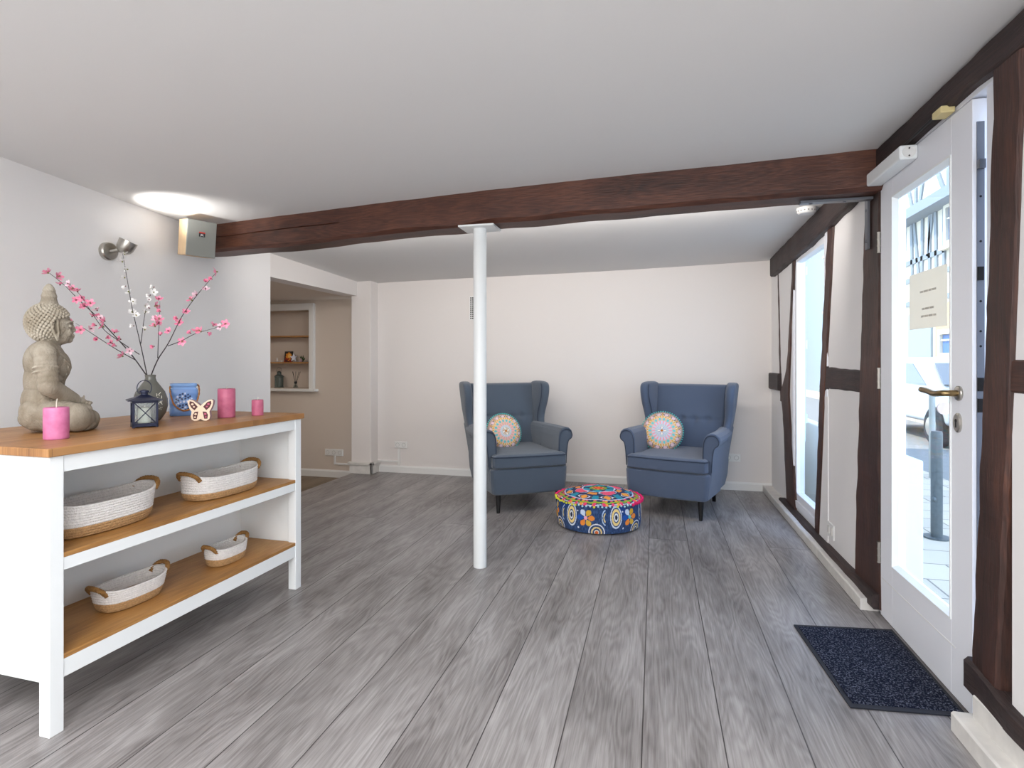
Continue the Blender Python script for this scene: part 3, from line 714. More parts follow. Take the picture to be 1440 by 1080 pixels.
# ------------------------------------------------------------------ candles
ZT = HT+.028
def candle(label, x, y, r, h, m, z=ZT, wick=.012, name='pillar_candle', group='pink pillar candles on the counter'):
    t = thing(name, label, 'candle', (x, y, z), 0, group)
    obj('wax_body', lathe(B(), [(0, 0), (r*.98, 0), (r, .004), (r*1.01, h*.5), (r, h-.004), (r*.94, h), (r*.55, h-.002), (0, h-.004)], 40, cap=False), m, t, smooth=True)
    obj('wick', tube(B(), [(0, 0, h-.005), (.001, 0, h+wick*.6), (.003, .001, h+wick)], .0016, 6), M['wick'], t)
    return t
candle('wide pink pillar candle in front of the stone seated figure', -2.075, 1.575, .0375, .113, M['wax'], wick=.03)
candle('tallest rose pink pillar candle right of the butterfly ornament', -2.055, 2.385, .040, .142, M['wax2'])
candle('smallest rose pink candle at the far end of the counter', -1.975, 2.51, .028, .080, M['wax2'])

# ------------------------------------------------------------------ lantern
t = thing('candle_lantern', 'small navy metal lantern with crossed glass sides in front of the vase', 'lantern', (-2.095, 1.955, ZT), R(52))
s, h = .046, .112
bm = B(); box(bm, (-s, -s, .004), (s, s, .012))
for a in (-1, 1):
    for b in (-1, 1): box(bm, (a*s-(.009 if a > 0 else 0), b*s-(.009 if b > 0 else 0), 0), (a*s+(.009 if a < 0 else 0), b*s+(.009 if b < 0 else 0), h))
for z in (.010, h-.010):
    for k in range(4): box(bm, (-s, -s, z), (s, -s+.006, z+.009), T=Matrix.Rotation(k*PI/2, 4, 'Z'))
obj('lantern_frame', bm, M['lantern'], t, bevel=.001)
for k in range(4):
    T = Matrix.Rotation(k*PI/2, 4, 'Z')
    obj('lantern_pane', bxo((-s+.008, -s+.004, .014), (s-.008, -s+.0055, h-.004), T=T), M['glass2'], t)
    bm = B()
    for sg in (-1, 1): tube(bm, [T @ Vector((sg*(s-.008), -s+.002, .018)), T @ Vector((-sg*(s-.008), -s+.002, h-.008))], .0018, 6)
    obj('cross_bar', bm, M['lantern'], t)
bm = B(); rg = []
for z, q in ((h, s+.016), (h+.003, s+.016), (h+.012, s*.8), (h+.020, s*.45), (h+.024, s*.3)): rg.append([(a*q, b*q, z) for a, b in ((-1, -1), (1, -1), (1, 1), (-1, 1))])
loft(bm, rg); obj('lantern_roof', bm, M['lantern'], t)
obj('chimney_cap', lathe(B(), [(.0, .024+h), (.013, .024+h), (.013, .032+h), (.019, .034+h), (.017, .041+h), (.006, .046+h), (0, .046+h)], 20, cap=False), M['lantern'], t)
bm = B(); pts = [(.026*math.cos(a), 0, h+.052+.032*math.sin(a)) for a in [R(-50+i*280/20) for i in range(21)]]; tube(bm, pts, .0018, 6); obj('carry_ring', bm, M['lantern'], t, smooth=True)
candle('cream candle standing inside the navy lantern', -2.095, 1.955, .023, .07, M['waxw'], ZT+.012, .006, 'lantern_candle', None)

# ------------------------------------------------------------------ vase
t = thing('bud_vase', 'dark grey bulbous ceramic vase with narrow neck holding blossom branches', 'vase', (-2.285, 2.165, ZT))
obj('vase_body', lathe(B(), [(0, 0), (.036, 0), (.043, .004), (.063, .035), (.071, .07), (.070, .1), (.059, .135), (.039, .165), (.025, .185), (.021, .2), (.0225, .213), (.019, .214), (.017, .2), (.017, .19), (0, .19)], 48, cap=False), M['vase'], t, smooth=True)
# relief of small raised strokes on the side facing the room
bm = B(); random.seed(4)
for k in range(22):
    a = R(-18+random.uniform(-16, 16)); z = random.uniform(.045, .12)
    r_ = interp([(.035, .063), (.07, .071), (.1, .070), (.135, .059)], z)[0]
    p = [Vector((r_*math.cos(a+q), r_*math.sin(a+q), z+dz)) for q, dz in ((0, 0), (random.uniform(-.06, .06), random.uniform(.004, .012)), (random.uniform(-.1, .1), random.uniform(.01, .018)))]
    tube(bm, p, .0012, 5)
obj('relief_script', bm, M['waxw'], t, label='faint pale raised squiggles')

# ------------------------------------------------------------------ blossom branches
# plane through the vase mouth: u = across, w = up, d = depth along view; points given in metres from the mouth
VM = Vector((-2.285, 2.165, ZT+.205)); U = Vector((.9698, .2437, 0)); Dv = Vector((-.2437, .9698, 0)); PXM = .00332
def bp(x, y, d=0): return VM + U*((x-217)*PXM) + Vector((0, 0, (529-y)*PXM)) + Dv*d
def blossom_mesh(sz, openness, seed):
    random.seed(seed); bm = B()
    for k in range(5):
        a = 2*PI*k/5+random.uniform(-.15, .15); w = sz*.62
        d = Vector((math.cos(a), math.sin(a), 0)); n_ = Vector((-d.y, d.x, 0)); up = Vector((0, 0, 1))
        rows = []
        for q, ww in ((0, .12), (.35, .8), (.7, 1), (1, .55)):
            rad = sz*q*openness; z = sz*(q*(1-openness)*1.2+.25*q*q)
            c0 = d*rad+up*z
            rows.append([c0-n_*w*ww*.5+up*sz*.08*q, c0, c0+n_*w*ww*.5+up*sz*.08*q])
        loft(bm, rows, closed=False)
    for k in range(5):
        a = 2*PI*k/5; box(bm, (-.0006, -.0006, 0), (.0006, .0006, sz*.5), T=Matrix.Rotation(a, 4, 'Z') @ Matrix.Rotation(.35, 4, 'X'), mi=1)
    ellips(bm, (0, 0, -sz*.08), (sz*.16, sz*.16, sz*.2), 8)
    for f in bm.faces[-60:]: 
        if f.calc_center_median().z < sz*.12: f.material_index = 1
    me = bpy.data.meshes.new('blossom'); bm.to_mesh(me); bm.free()
    return me
def blossoms(cols):
    out = []
    for i, (c, sp, sz, op) in enumerate(cols):
        me = blossom_mesh(sz, op, i); me.materials.append(c); me.materials.append(sp); out.append(me)
    return out
pinks = blossoms([(M['petal'], M['sepal'], .021, .85), (M['petal'], M['sepal'], .017, .6), (M['petalL'], M['sepal'], .020, .9), (M['petal'], M['sepalG'], .024, .9)])
whites = blossoms([(M['petalW'], M['sepalG'], .021, .85), (M['petalW'], M['sepal'], .017, .6), (M['petalW'], M['sepalG'], .019, .9)])
def branch(label, paths, meshes, sd):
    random.seed(sd)
    t = thing('blossom_branch', label, 'branch', VM, 0, 'artificial blossom branches in the grey vase')
    for pi, (pts, r0, bl) in enumerate(paths):
        k = len(pts)
        P_ = smooth_path([bp(x, y, d)-VM for x, y, d in pts], 6)
        if pi == 0: P_ = [Vector((P_[0].x*.3, P_[0].y*.3, -.06))]+P_
        rr = [r0*(1-.65*i/(len(P_)-1)) for i in range(len(P_))]
        obj('twig', tube(B(), P_, rr, 7), M['bark'], t, smooth=True)
        for (x, y) in bl:
            # nearest path point for depth
            q = min(P_, key=lambda v: (v-(bp(x, y)-VM)).length)
            base = bp(x, y)-VM; base += Dv*((q-base).dot(Dv)+random.uniform(-.008, .008))
            me = random.choice(meshes[pi] if isinstance(meshes[0], list) else meshes)
            o = bpy.data.objects.new('blossom', me); C.objects.link(o); o.parent = t; o.location = base
            out = (base-q); 
            dirv = Vector((random.uniform(-1, 1), random.uniform(-1, 1), random.uniform(-.2, 1)))-Dv*.7+out*20
            o.rotation_euler = dirv.to_track_quat('Z', 'Y').to_euler()
def f2(l): return [(x/3.176, 300+y/3.176) for x, y in l]
def p3(l, d0, d1): 
    n_ = len(l); return [(x/3.176, 300+y/3.176, d0+(d1-d0)*i/(n_-1)) for i, (x, y) in enumerate(l)]
branch('pink blossom branch arching left over the stone figure', [
    (p3([(672, 722), (600, 630), (510, 535), (430, 455), (350, 385), (270, 310), (200, 258)], 0, .05), .0028,
     f2([(192, 255), (238, 272), (256, 310), (310, 332), (340, 382), (366, 412), (444, 458), (398, 395)])),
    (p3([(640, 628), (560, 570), (500, 520), (450, 440), (412, 370), (375, 325)], .0, -.06), .002,
     f2([(375, 322), (405, 352), (410, 380), (452, 405), (472, 432), (500, 480), (495, 505), (468, 500), (535, 530), (425, 415), (560, 560), (605, 612)])),
    (p3([(620, 652), (540, 605), (450, 545), (400, 510), (370, 490)], 0, -.02), .002,
     f2([(360, 482), (394, 520), (428, 515), (460, 562), (525, 578), (568, 635), (500, 555), (440, 458), (480, 470), (540, 590)]))], pinks, 11)
branch('white blossom branch rising highest from the vase', [
    (p3([(674, 722), (655, 640), (630, 540), (600, 420), (575, 290), (550, 160)], 0, .02), .0026,
     f2([(560, 175), (548, 200), (572, 245), (562, 282), (570, 322), (602, 390), (598, 440), (620, 455), (610, 500), (555, 210), (585, 350)])),
    (p3([(640, 580), (650, 460), (660, 390), (680, 320)], .01, .04), .0018,
     f2([(680, 322), (684, 348), (665, 360), (655, 410), (672, 420), (650, 440), (668, 382), (655, 515)]))], whites, 5)
branch('pink blossom branch leaning right from the vase', [
    (p3([(692, 722), (720, 650), (765, 575), (820, 460), (880, 370), (935, 300), (970, 255)], 0, .03), .0028,
     f2([(972, 255), (952, 288), (925, 300), (922, 335), (880, 358), (838, 438), (800, 466), (808, 486), (862, 382), (770, 525)])),
    (p3([(762, 590), (830, 567), (900, 535), (980, 515), (1045, 495)], .01, -.04), .002,
     f2([(1045, 494), (984, 500), (1020, 508), (925, 526), (905, 524), (878, 534), (960, 532), (835, 572)])),
    (p3([(722, 645), (715, 550), (710, 460), (702, 385)], 0, .05), .002,
     f2([(700, 378), (690, 408), (716, 434), (695, 468), (708, 490), (720, 540), (702, 592), (712, 470), (698, 500)]))], pinks, 8)

# ------------------------------------------------------------------ blue ceramic lantern
t = thing('ceramic_lantern', 'blue glazed ceramic lantern with pierced rosette and tan cord handle', 'lantern', (-2.355, 2.43, ZT), R(46)); t.scale = (.87, .87, 1)
def sqring(q, z, r=.02, n=10):
    pts = []
    P4 = [(-q, -q), (q, -q), (q, q), (-q, q)]
    for k in range(4):
        a = Vector(P4[k]); b = Vector(P4[(k+1) % 4])
        m_ = 40
        for i in range(m_):
            p = a.lerp(b, i/m_)
            # round the corners by a superellipse-like pull
            l_ = max(abs(p.x), abs(p.y)); rr_ = (abs(p.x)**7+abs(p.y)**7)**(1/7)
            p = p*(l_/rr_) if rr_ else p
            pts.append((p.x, p.y, z))
    return pts
prof = [(.066, 0), (.071, .003), (.072, .012)]+[(.0725+.001*math.sin(i*.4), .012+i*.0029) for i in range(1, 42)]+[(.070, .136), (.064, .141), (.063, .145), (.068, .149), (.070, .158), (.068, .162), (.062, .162), (.060, .15), (.058, .02), (.0, .02)]
bm = B(); rg = [sqring(q, z) for q, z in prof]; loft(bm, rg, cap=False)
me = bpy.data.meshes.new('lantern_body'); bmesh.ops.recalc_face_normals(bm, faces=bm.faces[:]); bm.to_mesh(me); bm.free()
cols = []
for v in me.vertices:
    x, y, z = v.co
    c = rgb(112, 150, 208)
    if z > .136: c = rgb(130, 168, 220)
    if y < -.065 and z > .01:
        dx, dz = x+.0, z-.072; rr_ = math.hypot(dx, dz); an = math.atan2(dz, dx)
        for ring, n_, hr in ((.006, 1, .006), (.017, 6, .0052), (.029, 12, .0052), (.041, 18, .0048)):
            for k in range(n_):
                a = 2*PI*k/n_+ring*9
                if math.hypot(dx-ring*math.cos(a)*(1 if n_ > 1 else 0), dz-ring*math.sin(a)*(1 if n_ > 1 else 0)) < hr: c = rgb(28, 36, 78) if k % 3 else rgb(210, 220, 240)
    cols.append(c)
set_cols(me, cols)
obj('lantern_body', me, M['blueC'], t, smooth=True)
pts = smooth_path([(-.068, -.045, .15), (-.07, -.07, .13), (-.05, -.082, .06), (0, -.086, .028), (.05, -.084, .05), (.075, -.07, .1), (.078, -.04, .145), (.07, -.02, .155)], 8)
obj('cord_handle', tube(B(), pts, [.004+.0008*math.sin(i*1.7) for i in range(len(pts))], 8), M['cord'], t, smooth=True)

# ------------------------------------------------------------------ butterfly ornament
t = thing('butterfly_ornament', 'small wooden butterfly ornament with dark cut-out wing pattern', 'ornament', (-2.055, 2.225, ZT), R(30)); t.scale = (1.12, 1.25, 1.0)
half = [(0, .010), (.010, .002), (.022, .0), (.033, .008), (.036, .022), (.034, .036), (.033, .044), (.040, .056), (.046, .074), (.048, .092), (.041, .099), (.028, .096), (.013, .084), (.004, .074), (0, .070)]
poly = [(x, z) for x, z in half]+[(-x, z) for x, z in half[::-1][1:-1]]
bm = B(); prism(bm, poly, lambda a, b: (a, .014, b), lambda a, b: (a, -.014, b)); obj('ornament_body', bm, M['butter'], t)
bm = B(); prism(bm, poly, lambda a, b: (a, -.0142, b), lambda a, b: (a, -.0162, b)); obj('ornament_face', bm, M['butterF'], t)
def ins(c, k, pts): return [(c[0]+(x-c[0])*k, c[1]+(z-c[1])*k) for x, z in pts]
for sg in (-1, 1):
    up_ = [(.010, .066), (.026, .088), (.040, .093), (.041, .08), (.034, .062), (.022, .050)]
    lo_ = [(.008, .044), (.022, .042), (.028, .028), (.026, .010), (.014, .010)]
    for pl, sp in ((up_, ((.030, .078, .005), (.024, .066, .004))), (lo_, ((.018, .032, .005), (.020, .018, .004)))):
        pl = [(sg*x, z) for x, z in pl]
        w = obj('wing_pattern', prism(B(), pl, lambda a, b: (a, -.016, b), lambda a, b: (a, -.0168, b)), M['butterD'], t)
        for (x, z, r_) in sp:
            bm = lathe(B(), [(0, 0), (r_, 0), (r_*.8, .0008), (0, .0008)], 10, T=Matrix.Translation((sg*x, -.0168, z)) @ Matrix.Rotation(PI/2, 4, 'X'), cap=False)
            obj('wing_spot', bm, M['butterP'] if sg > 0 else M['butterF'], w)

# ------------------------------------------------------------------ stone seated figure
def remeshed(bm, vox, sm=3):
    me = bpy.data.meshes.new('tmp'); bm.to_mesh(me); bm.free(); o = bpy.data.objects.new('tmp', me); C.objects.link(o)
    r = o.modifiers.new('r', 'REMESH'); r.mode = 'VOXEL'; r.voxel_size = vox
    s = o.modifiers.new('s', 'SMOOTH'); s.factor = .5; s.iterations = sm
    bpy.context.view_layer.update(); dg = bpy.context.evaluated_depsgraph_get()
    out = bpy.data.meshes.new_from_object(o.evaluated_get(dg)); bpy.data.objects.remove(o); return out
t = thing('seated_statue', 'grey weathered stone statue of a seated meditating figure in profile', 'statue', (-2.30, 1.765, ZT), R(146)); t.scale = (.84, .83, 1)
STAT = True
bm = B()
ellips(bm, (0, .035, .055), (.145, .125, .056), 20)
for s in (-1, 1):
    capsule(bm, (s*.06, .09, .075), (s*.125, -.05, .058), .066, .056)
    capsule(bm, (s*.125, -.055, .052), (-s*.02, -.115, .042), .05, .036)
    capsule(bm, (s*.10, -.085, .022), (s*.02, -.125, .022), .022, .02)
    ellips(bm, (s*.055, -.085, .085), (.045, .032, .02), 12)
    for k in range(4): capsule(bm, (s*(.015+k*.013), -.07-.012*k, .112-.002*k), (-s*(.012), -.088-.010*k, .116-.003*k), .007, .0055, 6)
    capsule(bm, (s*.128, .065, .305), (s*.152, .055, .185), .046, .040)
    capsule(bm, (s*.152, .05, .18), (s*.055, -.045, .125), .037, .026)
    ellips(bm, (s*.03, -.068, .118), (.03, .026, .013), 12)
    capsule(bm, (s*.012, -.085, .124), (0, -.088, .135), .006, .005, 6)
    ellips(bm, (s*.105, .065, .315), (.05, .056, .042), 14)
    # sleeve band and folds
    for k in range(2):
        zc = .250-.018*k; pts = [(s*(.132+.047*math.cos(a)), .062+.049*math.sin(a), zc+.01*math.cos(a)) for a in [R(x) for x in range(-100, 101, 20)]]
        for a_, b_ in zip(pts, pts[1:]): capsule(bm, a_, b_, .0042, .0042, 6)
    # robe hem over the knees
    for k in range(4):
        pts = [(s*(.05+.03*k+.01*math.sin(j)), -.05-.018*j*(1-.1*k), .108-.004*k-.008*j) for j in range(5)]
        for a_, b_ in zip(pts, pts[1:]): capsule(bm, a_, b_, .0045, .0045, 6)
ellips(bm, (0, .07, .12), (.118, .08, .09), 18)
ellips(bm, (0, .065, .20), (.105, .076, .10), 18)
ellips(bm, (0, .06, .275), (.118, .082, .085), 18)
ellips(bm, (0, .015, .262), (.085, .052, .06), 16)
# robe folds across the chest
for k in range(5):
    pts = []
    for j in range(9):
        u = j/8; x = -.095+.15*u+.012*k; z = .335-.03*k*.9-.19*u**1.2; 
        yy = min(cy_-ry_*math.sqrt(max(.0, 1-(x/rx_)**2-((z-cz_)/rz_)**2)) for cy_, cz_, rx_, ry_, rz_ in ((.06, .275, .118, .082, .085), (.065, .20, .105, .076, .10), (.015, .262, .085, .052, .06), (.07, .12, .118, .08, .09)))
        pts.append((x, yy, z))
    for a_, b_ in zip(pts, pts[1:]): capsule(bm, a_, b_, .0055, .0055, 6)
bm.verts.ensure_lookup_table(); nbody = len(bm.verts)
capsule(bm, (0, .05, .34), (0, .042, .39), .046, .044)
ellips(bm, (0, .036, .44), (.068, .078, .078), 20)
ellips(bm, (0, .002, .412), (.052, .048, .045), 18)
ellips(bm, (0, -.028, .388), (.022, .018, .014), 12)     # chin
capsule(bm, (0, -.040, .450), (0, -.049, .427), .0065, .009, 8)   # nose
for s in (-1, 1):
    ellips(bm, (s*.008, -.046, .4235), (.006, .006, .005), 8)
    ellips(bm, (s*.026, -.030, .441), (.017, .011, .0075), 10)       # lids
    pts = [(s*.008, -.044, .452), (s*.02, -.042, .460), (s*.036, -.03, .459), (s*.048, -.014, .452)]
    for a_, b_ in zip(pts, pts[1:]): capsule(bm, a_, b_, .0045, .004, 6)
    ellips(bm, (s*.030, -.022, .415), (.02, .018, .018), 10)         # cheeks
    pts = [(s*.068, .018, .462), (s*.076, .030, .468), (s*.078, .042, .452), (s*.076, .036, .425), (s*.072, .024, .395), (s*.070, .018, .385), (s*.069, .014, .41)]
    for a_, b_ in zip(pts, pts[1:]+pts[:1]): capsule(bm, a_, b_, .006, .006, 6)
ellips(bm, (0, -.045, .4055), (.016, .008, .0045), 8); ellips(bm, (0, -.043, .3975), (.013, .008, .0045), 8)
bm.verts.ensure_lookup_table()
for v in bm.verts[nbody:]: v.co.z -= .024
STAT = False
me = remeshed(bm, .0028, 4)
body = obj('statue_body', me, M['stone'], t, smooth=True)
bm = B(); hc = Vector((0, .048, .452)); hr_ = Vector((.080, .086, .076))
ellips(bm, hc, hr_*.93, 24)
N = 520
for i in range(N):
    z = 1-2*(i+.5)/N; a = i*2.39996; r_ = math.sqrt(1-z*z); d = Vector((r_*math.cos(a), r_*math.sin(a), z))
    p = Vector((hc.x+d.x*hr_.x, hc.y+d.y*hr_.y, hc.z+d.z*hr_.z))
    if p.y < .028 and p.z < .487-max(0, p.y+.03)*.5: continue
    if p.z < .385: continue
    ellips(bm, p, (.0075, .0075, .0075), 7)
# remove the ellipsoid faces in front of the face
for v in list(bm.verts):
    pass
g = [v for v in bm.verts if v.co.y < .028 and v.co.z < .478-max(0, v.co.y+.03)*.5]
bmesh.ops.delete(bm, geom=g, context='VERTS')
for v in bm.verts: v.co.z -= .024
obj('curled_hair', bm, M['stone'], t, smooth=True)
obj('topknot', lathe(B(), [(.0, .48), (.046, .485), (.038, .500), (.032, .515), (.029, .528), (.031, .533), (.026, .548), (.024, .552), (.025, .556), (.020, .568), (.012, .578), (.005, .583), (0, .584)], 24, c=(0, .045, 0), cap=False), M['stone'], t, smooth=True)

# ------------------------------------------------------------------ armchairs
def make_chair(label, loc, rot, fab):
    t = thing('wingback_armchair', label, 'armchair', loc, rot, 'slate wingback armchairs by the back wall')
    # base: tapered box following the seat plan
    bm = B(); rings = []
    for z, k, f in ((.145, .93, .012), (.16, .955, .003), (.25, .985, 0), (.352, 1.0, 0)):
        rings.append([(-.305*k, -.43+f, z), (-.15*k, -.442+f, z), (0, -.447+f, z), (.15*k, -.442+f, z), (.305*k, -.43+f, z), (.325*k, -.40+f, z), (.335*k, 0, z), (.29*k, .34-(1-k), z), (-.29*k, .34-(1-k), z), (-.335*k, 0, z), (-.325*k, -.40+f, z)])
    loft(bm, rings); obj('seat_base', bm, fab, t, bevel=.018, seg=4)
    # seat cushion, crowned, T-shaped at the front
    def cush(z, k):
        return [(x*k, -.02+(y+.02)*k, z) for x, y in ((-.295, -.445), (-.15, -.458), (0, -.462), (.15, -.458), (.295, -.445), (.312, -.42), (.312, -.375), (.262, -.355), (.258, .0), (.25, .25), (-.25, .25), (-.258, .0), (-.262, -.355), (-.312, -.375), (-.312, -.42))]
    bm = B(); loft(bm, [cush(.358, .975), cush(.368, 1.0), cush(.44, 1.0), cush(.452, .985), cush(.463, .93), cush(.470, .6)])
    cu_ = obj('seat_cushion', bm, fab, t, bevel=.006, seg=3)
    bm = B(); P_ = [Vector(p) for p in cush(.447, 1.003)]; tube(bm, P_, .0042, 6, closed=True); 
    obj('cushion_piping', bm, M['piping'], cu_, smooth=True)
    for s in (-1, 1):
        # arm: section swept from front to the wing; scroll rolled outwards
        sec = [(.262, .36), (.262, .50), (.266, .58), (.276, .622), (.298, .648), (.330, .658), (.362, .652), (.386, .630), (.394, .602), (.384, .578), (.366, .566), (.350, .54), (.338, .46), (.332, .36), (.322, .25), (.30, .152), (.27, .152), (.268, .25)]
        rings = []
        for y, k, dz, out in ((-.375, .90, -.008, -.006), (-.368, .97, -.002, -.002), (-.355, 1, 0, 0), (-.2, 1, -.002, 0), (0, 1, -.006, -.006), (.15, 1, -.006, -.022), (.30, .95, -.01, -.04)):
            ring = []
            for x, z in sec:
                xx = x+out*max(0, (z-.35)/.3) ; zc = .45
                if y < -.36: xx = .315+(xx-.315)*k; z = .42+(z-.42)*(k+.03)
                ring.append((s*xx, y, z+dz*max(0, (z-.4)/.25)))
            rings.append(ring)
        bm = B(); loft(bm, rings); ar = obj('armrest', bm, fab, t, bevel=.004, seg=2, smooth=False)
        bm = B(); fp = [(s*(.318+(x-.318)*.86), -.378, .43+(z-.43)*.93) for x, z in sec[:14]]
        tube(bm, smooth_path(fp, 3), .004, 6); obj('arm_piping', bm, M['piping'], ar, smooth=True)
        xo_ = [(.155, .280), (.36, .322), (.46, .334), (.62, .356), (.80, .384), (1.0, .402)]
        yr_ = [(.155, .315), (.46, .37), (.95, .45), (1.0, .452), (1.012, .43), (1.02, .38)]
        yf_ = [(.50, .10), (.56, .12), (.62, .165), (.68, .20), (.74, .198), (.80, .175), (.86, .152), (.92, .145), (.965, .152), (.995, .175), (1.012, .21), (1.02, .27)]
        def wring(z, k=1):
            xo = interp(xo_, z)[0]; yr = interp(yr_, z)[0]; yf = interp(yf_, z)[0]; xi = .252+.045*(z-.42)/.56
            ym = (yf+yr)/2
            P_ = [(xi, yr-.06), (xi+.004, ym+.03), (xi+.030, yf+.028), (xi+.052, yf+.003), (xo-.008, yf), (xo+.008, yf+.022), (xo+.002, ym), (xo-.004, yr-.02), (xo-.03, yr), (xi+.01, yr)]
            mx_ = (xi+xo)/2
            return [(s*(mx_+(x-mx_)*k), y, z) for x, y in P_]
        bm = B(); loft(bm, [wring(z) for z in (.50, .56, .62, .68, .74, .80, .86, .92, .965, .993)]+[wring(1.010, .86), wring(1.019, .5)])
        wo = obj('wing', bm, fab, t, smooth=True, sub=1)
        pts = [Vector(wring(z)[2])+Vector((0, -.004, 0)) for z in (.56, .62, .68, .74, .80, .86, .92, .965, .995)]
        obj('wing_piping', tube(B(), smooth_path(pts, 3), .0038, 6), M['piping'], wo, smooth=True)
        bm = B(); rings = []
        for z in (.155, .25, .36, .46, .56, .64):
            xo = interp(xo_, z)[0]; yr = interp(yr_, z)[0]
            rings.append([(s*(xo-.08), .02, z), (s*(xo-.012), .02, z), (s*xo, .06, z), (s*xo, yr-.03, z), (s*(xo-.02), yr, z), (s*(xo-.08), yr, z)])
        loft(bm, rings); obj('side_panel', bm, fab, t, bevel=.008, seg=3)
    # inner back with tufting, gridded
    bm = B(); nx_, nz_ = 40, 44; bt_ = [(-.165, .70), (-.055, .70), (.055, .70), (.165, .70)]
    def backp(u, z, off):
        hw = .262+.045*(z-.42)/.56
        x = (u*2-1)*hw; y = .205+.30*(z-.42)
        pu = .030*(1-abs(u*2-1)**4)*math.sin(PI*min(1, max(0, (z-.40)/.60)))**.4
        for bx_, bz_ in bt_:
            d2 = ((x-bx_)**2+(z-bz_)**2); pu -= .020*math.exp(-d2/.0007)
            if z < bz_: pu -= .007*math.exp(-((x-bx_)/.012)**2)*max(0, 1-(bz_-z)/.16)
        pu -= .010*math.exp(-((z-.70)/.012)**2)*(1 if abs(x) < .19 else .6)
        return (x, y-pu-off, z)
    g1 = [[bm.verts.new(backp(i/nx_, .42+.565*j/nz_, 0)) for i in range(nx_+1)] for j in range(nz_+1)]
    for j in range(nz_):
        for i in range(nx_): bm.faces.new((g1[j][i], g1[j][i+1], g1[j+1][i+1], g1[j+1][i]))
    # shell: rear face
    g2 = [[bm.verts.new((g1[j][i].co.x*1.08, .36+.20*(g1[j][i].co.z-.42)-.0, g1[j][i].co.z+(.0 if j else -.27))) for i in range(nx_+1)] for j in range(nz_+1)]
    for j in range(nz_):
        for i in range(nx_): bm.faces.new((g2[j][i+1], g2[j][i], g2[j+1][i], g2[j+1][i+1]))
    bo = [(j, 0) for j in range(nz_+1)]; 
    for j in range(nz_):
        bm.faces.new((g1[j][0], g1[j+1][0], g2[j+1][0], g2[j][0])); bm.faces.new((g1[j+1][nx_], g1[j][nx_], g2[j][nx_], g2[j+1][nx_]))
    # rounded top
    for i in range(nx_):
        a, b = g1[nz_][i], g1[nz_][i+1]; c_, d_ = g2[nz_][i+1], g2[nz_][i]
        if i == 0: m0 = bm.verts.new((a.co+d_.co)/2+Vector((0, 0, .012)))
        m1 = bm.verts.new((b.co+c_.co)/2+Vector((0, 0, .012)))
        bm.faces.new((a, b, m1, m0)); bm.faces.new((m0, m1, c_, d_)); m0 = m1
        bm.faces.new((g1[0][i+1], g1[0][i], g2[0][i], g2[0][i+1]))
    bk = obj('backrest', bm, fab, t, smooth=True)
    for bx_, bz_ in bt_:
        bm = B(); p = backp((bx_/(.262+.045*(bz_-.42)/.56)+1)/2, bz_, .001); ellips(bm, p, (.011, .005, .011), 12); obj('button', bm, fab, bk, smooth=True)
    # legs
    for x, y in ((-.255, -.385), (.255, -.385)):
        obj('leg', lathe(B(), [(.0125, 0), (.013, .002), (.024, .15), (.024, .16)], 20, c=(x, y, 0)), M['legblack'], t, smooth=False)
    for x, y in ((-.215, .25), (.215, .25)):
        bm = B(); loft(bm, [[(x+a*q, y+dy+b*q, z) for a, b in ((-1, -1), (1, -1), (1, 1), (-1, 1))] for z, q, dy in ((0, .013, .035), (.16, .022, 0))]); obj('leg', bm, M['legblack'], t)
    return t
A1 = R(-17); A2 = R(32)
def at_front(x, y, a, d=.44): return (x-math.sin(a)*d, y+math.cos(a)*d, 0)
make_chair('blue-grey wingback armchair on the right, facing left, in front of the back wall', at_front(.075, 4.52, A1), A1, M['fabric'])
make_chair('dark grey wingback armchair on the left, partly behind the white post', at_front(-.955, 4.42, A2), A2, M['fabric2'])

# ------------------------------------------------------------------ round cushions
def mandala(r, a, warm):
    a += .03*noise.noise(Vector((r*14, a*5, 0))); r += .012*noise.noise(Vector((math.cos(a)*7, math.sin(a)*7, r*5)))
    """r 0..1, angle"""
    base = rgb(206, 176, 128) if warm else rgb(222, 204, 186)
    c = base
    def pet(n_, ph=0): return abs(((a*n_/(2*PI)+ph) % 1)-.5)*2     # 0 at petal axis... 1 between
    if r < .06: return rgb(190, 110, 20)
    if r < .22:
        p = pet(4, .125+.5)
        w = math.sin(PI*(r-.06)/.16)
        if p < .42*w: return rgb(244, 236, 226)
        if p < .58*w: return rgb(96, 54, 44)
        return rgb(196, 206, 224) if not warm else rgb(206, 190, 170)
    if r < .34:
        return rgb(168, 206, 214) if pet(20) < .45 else rgb(214, 206, 214)
    if r < .50:
        return rgb(240, 168, 182) if pet(18) < .5 else (rgb(206, 186, 150) if warm else rgb(206, 212, 230))
    if r < .68:
        w = math.cos((r-.59)/.09*PI/2)
        if pet(18) < .62*max(w, 0): return rgb(110, 200, 206) if not warm else rgb(96, 190, 196)
        return rgb(222, 190, 170)
    if r < .76:
        return rgb(222, 174, 84) if pet(36) < .7 else rgb(234, 214, 190)
    if r < .93:
        w = math.sin(PI*(r-.76)/.17); p = pet(14)
        if p < .55*w: return rgb(226, 196, 206)
        if p < .80*w: return rgb(70, 62, 66)
        if p > .9: return rgb(206, 150, 50)
        return (rgb(196, 130, 122) if p > .8 else rgb(206, 186, 176)) if r > .86 else rgb(214, 194, 168)
    return rgb(170, 150, 142)
bead = B(); ellips(bead, (0, 0, 0), (.0058, .0058, .0058), 8); bead_me = bpy.data.meshes.new('bead_pompom'); bead.to_mesh(bead_me); bead.free(); bead_me.materials.append(M['pompT'])
for p in bead_me.polygons: p.use_smooth = True
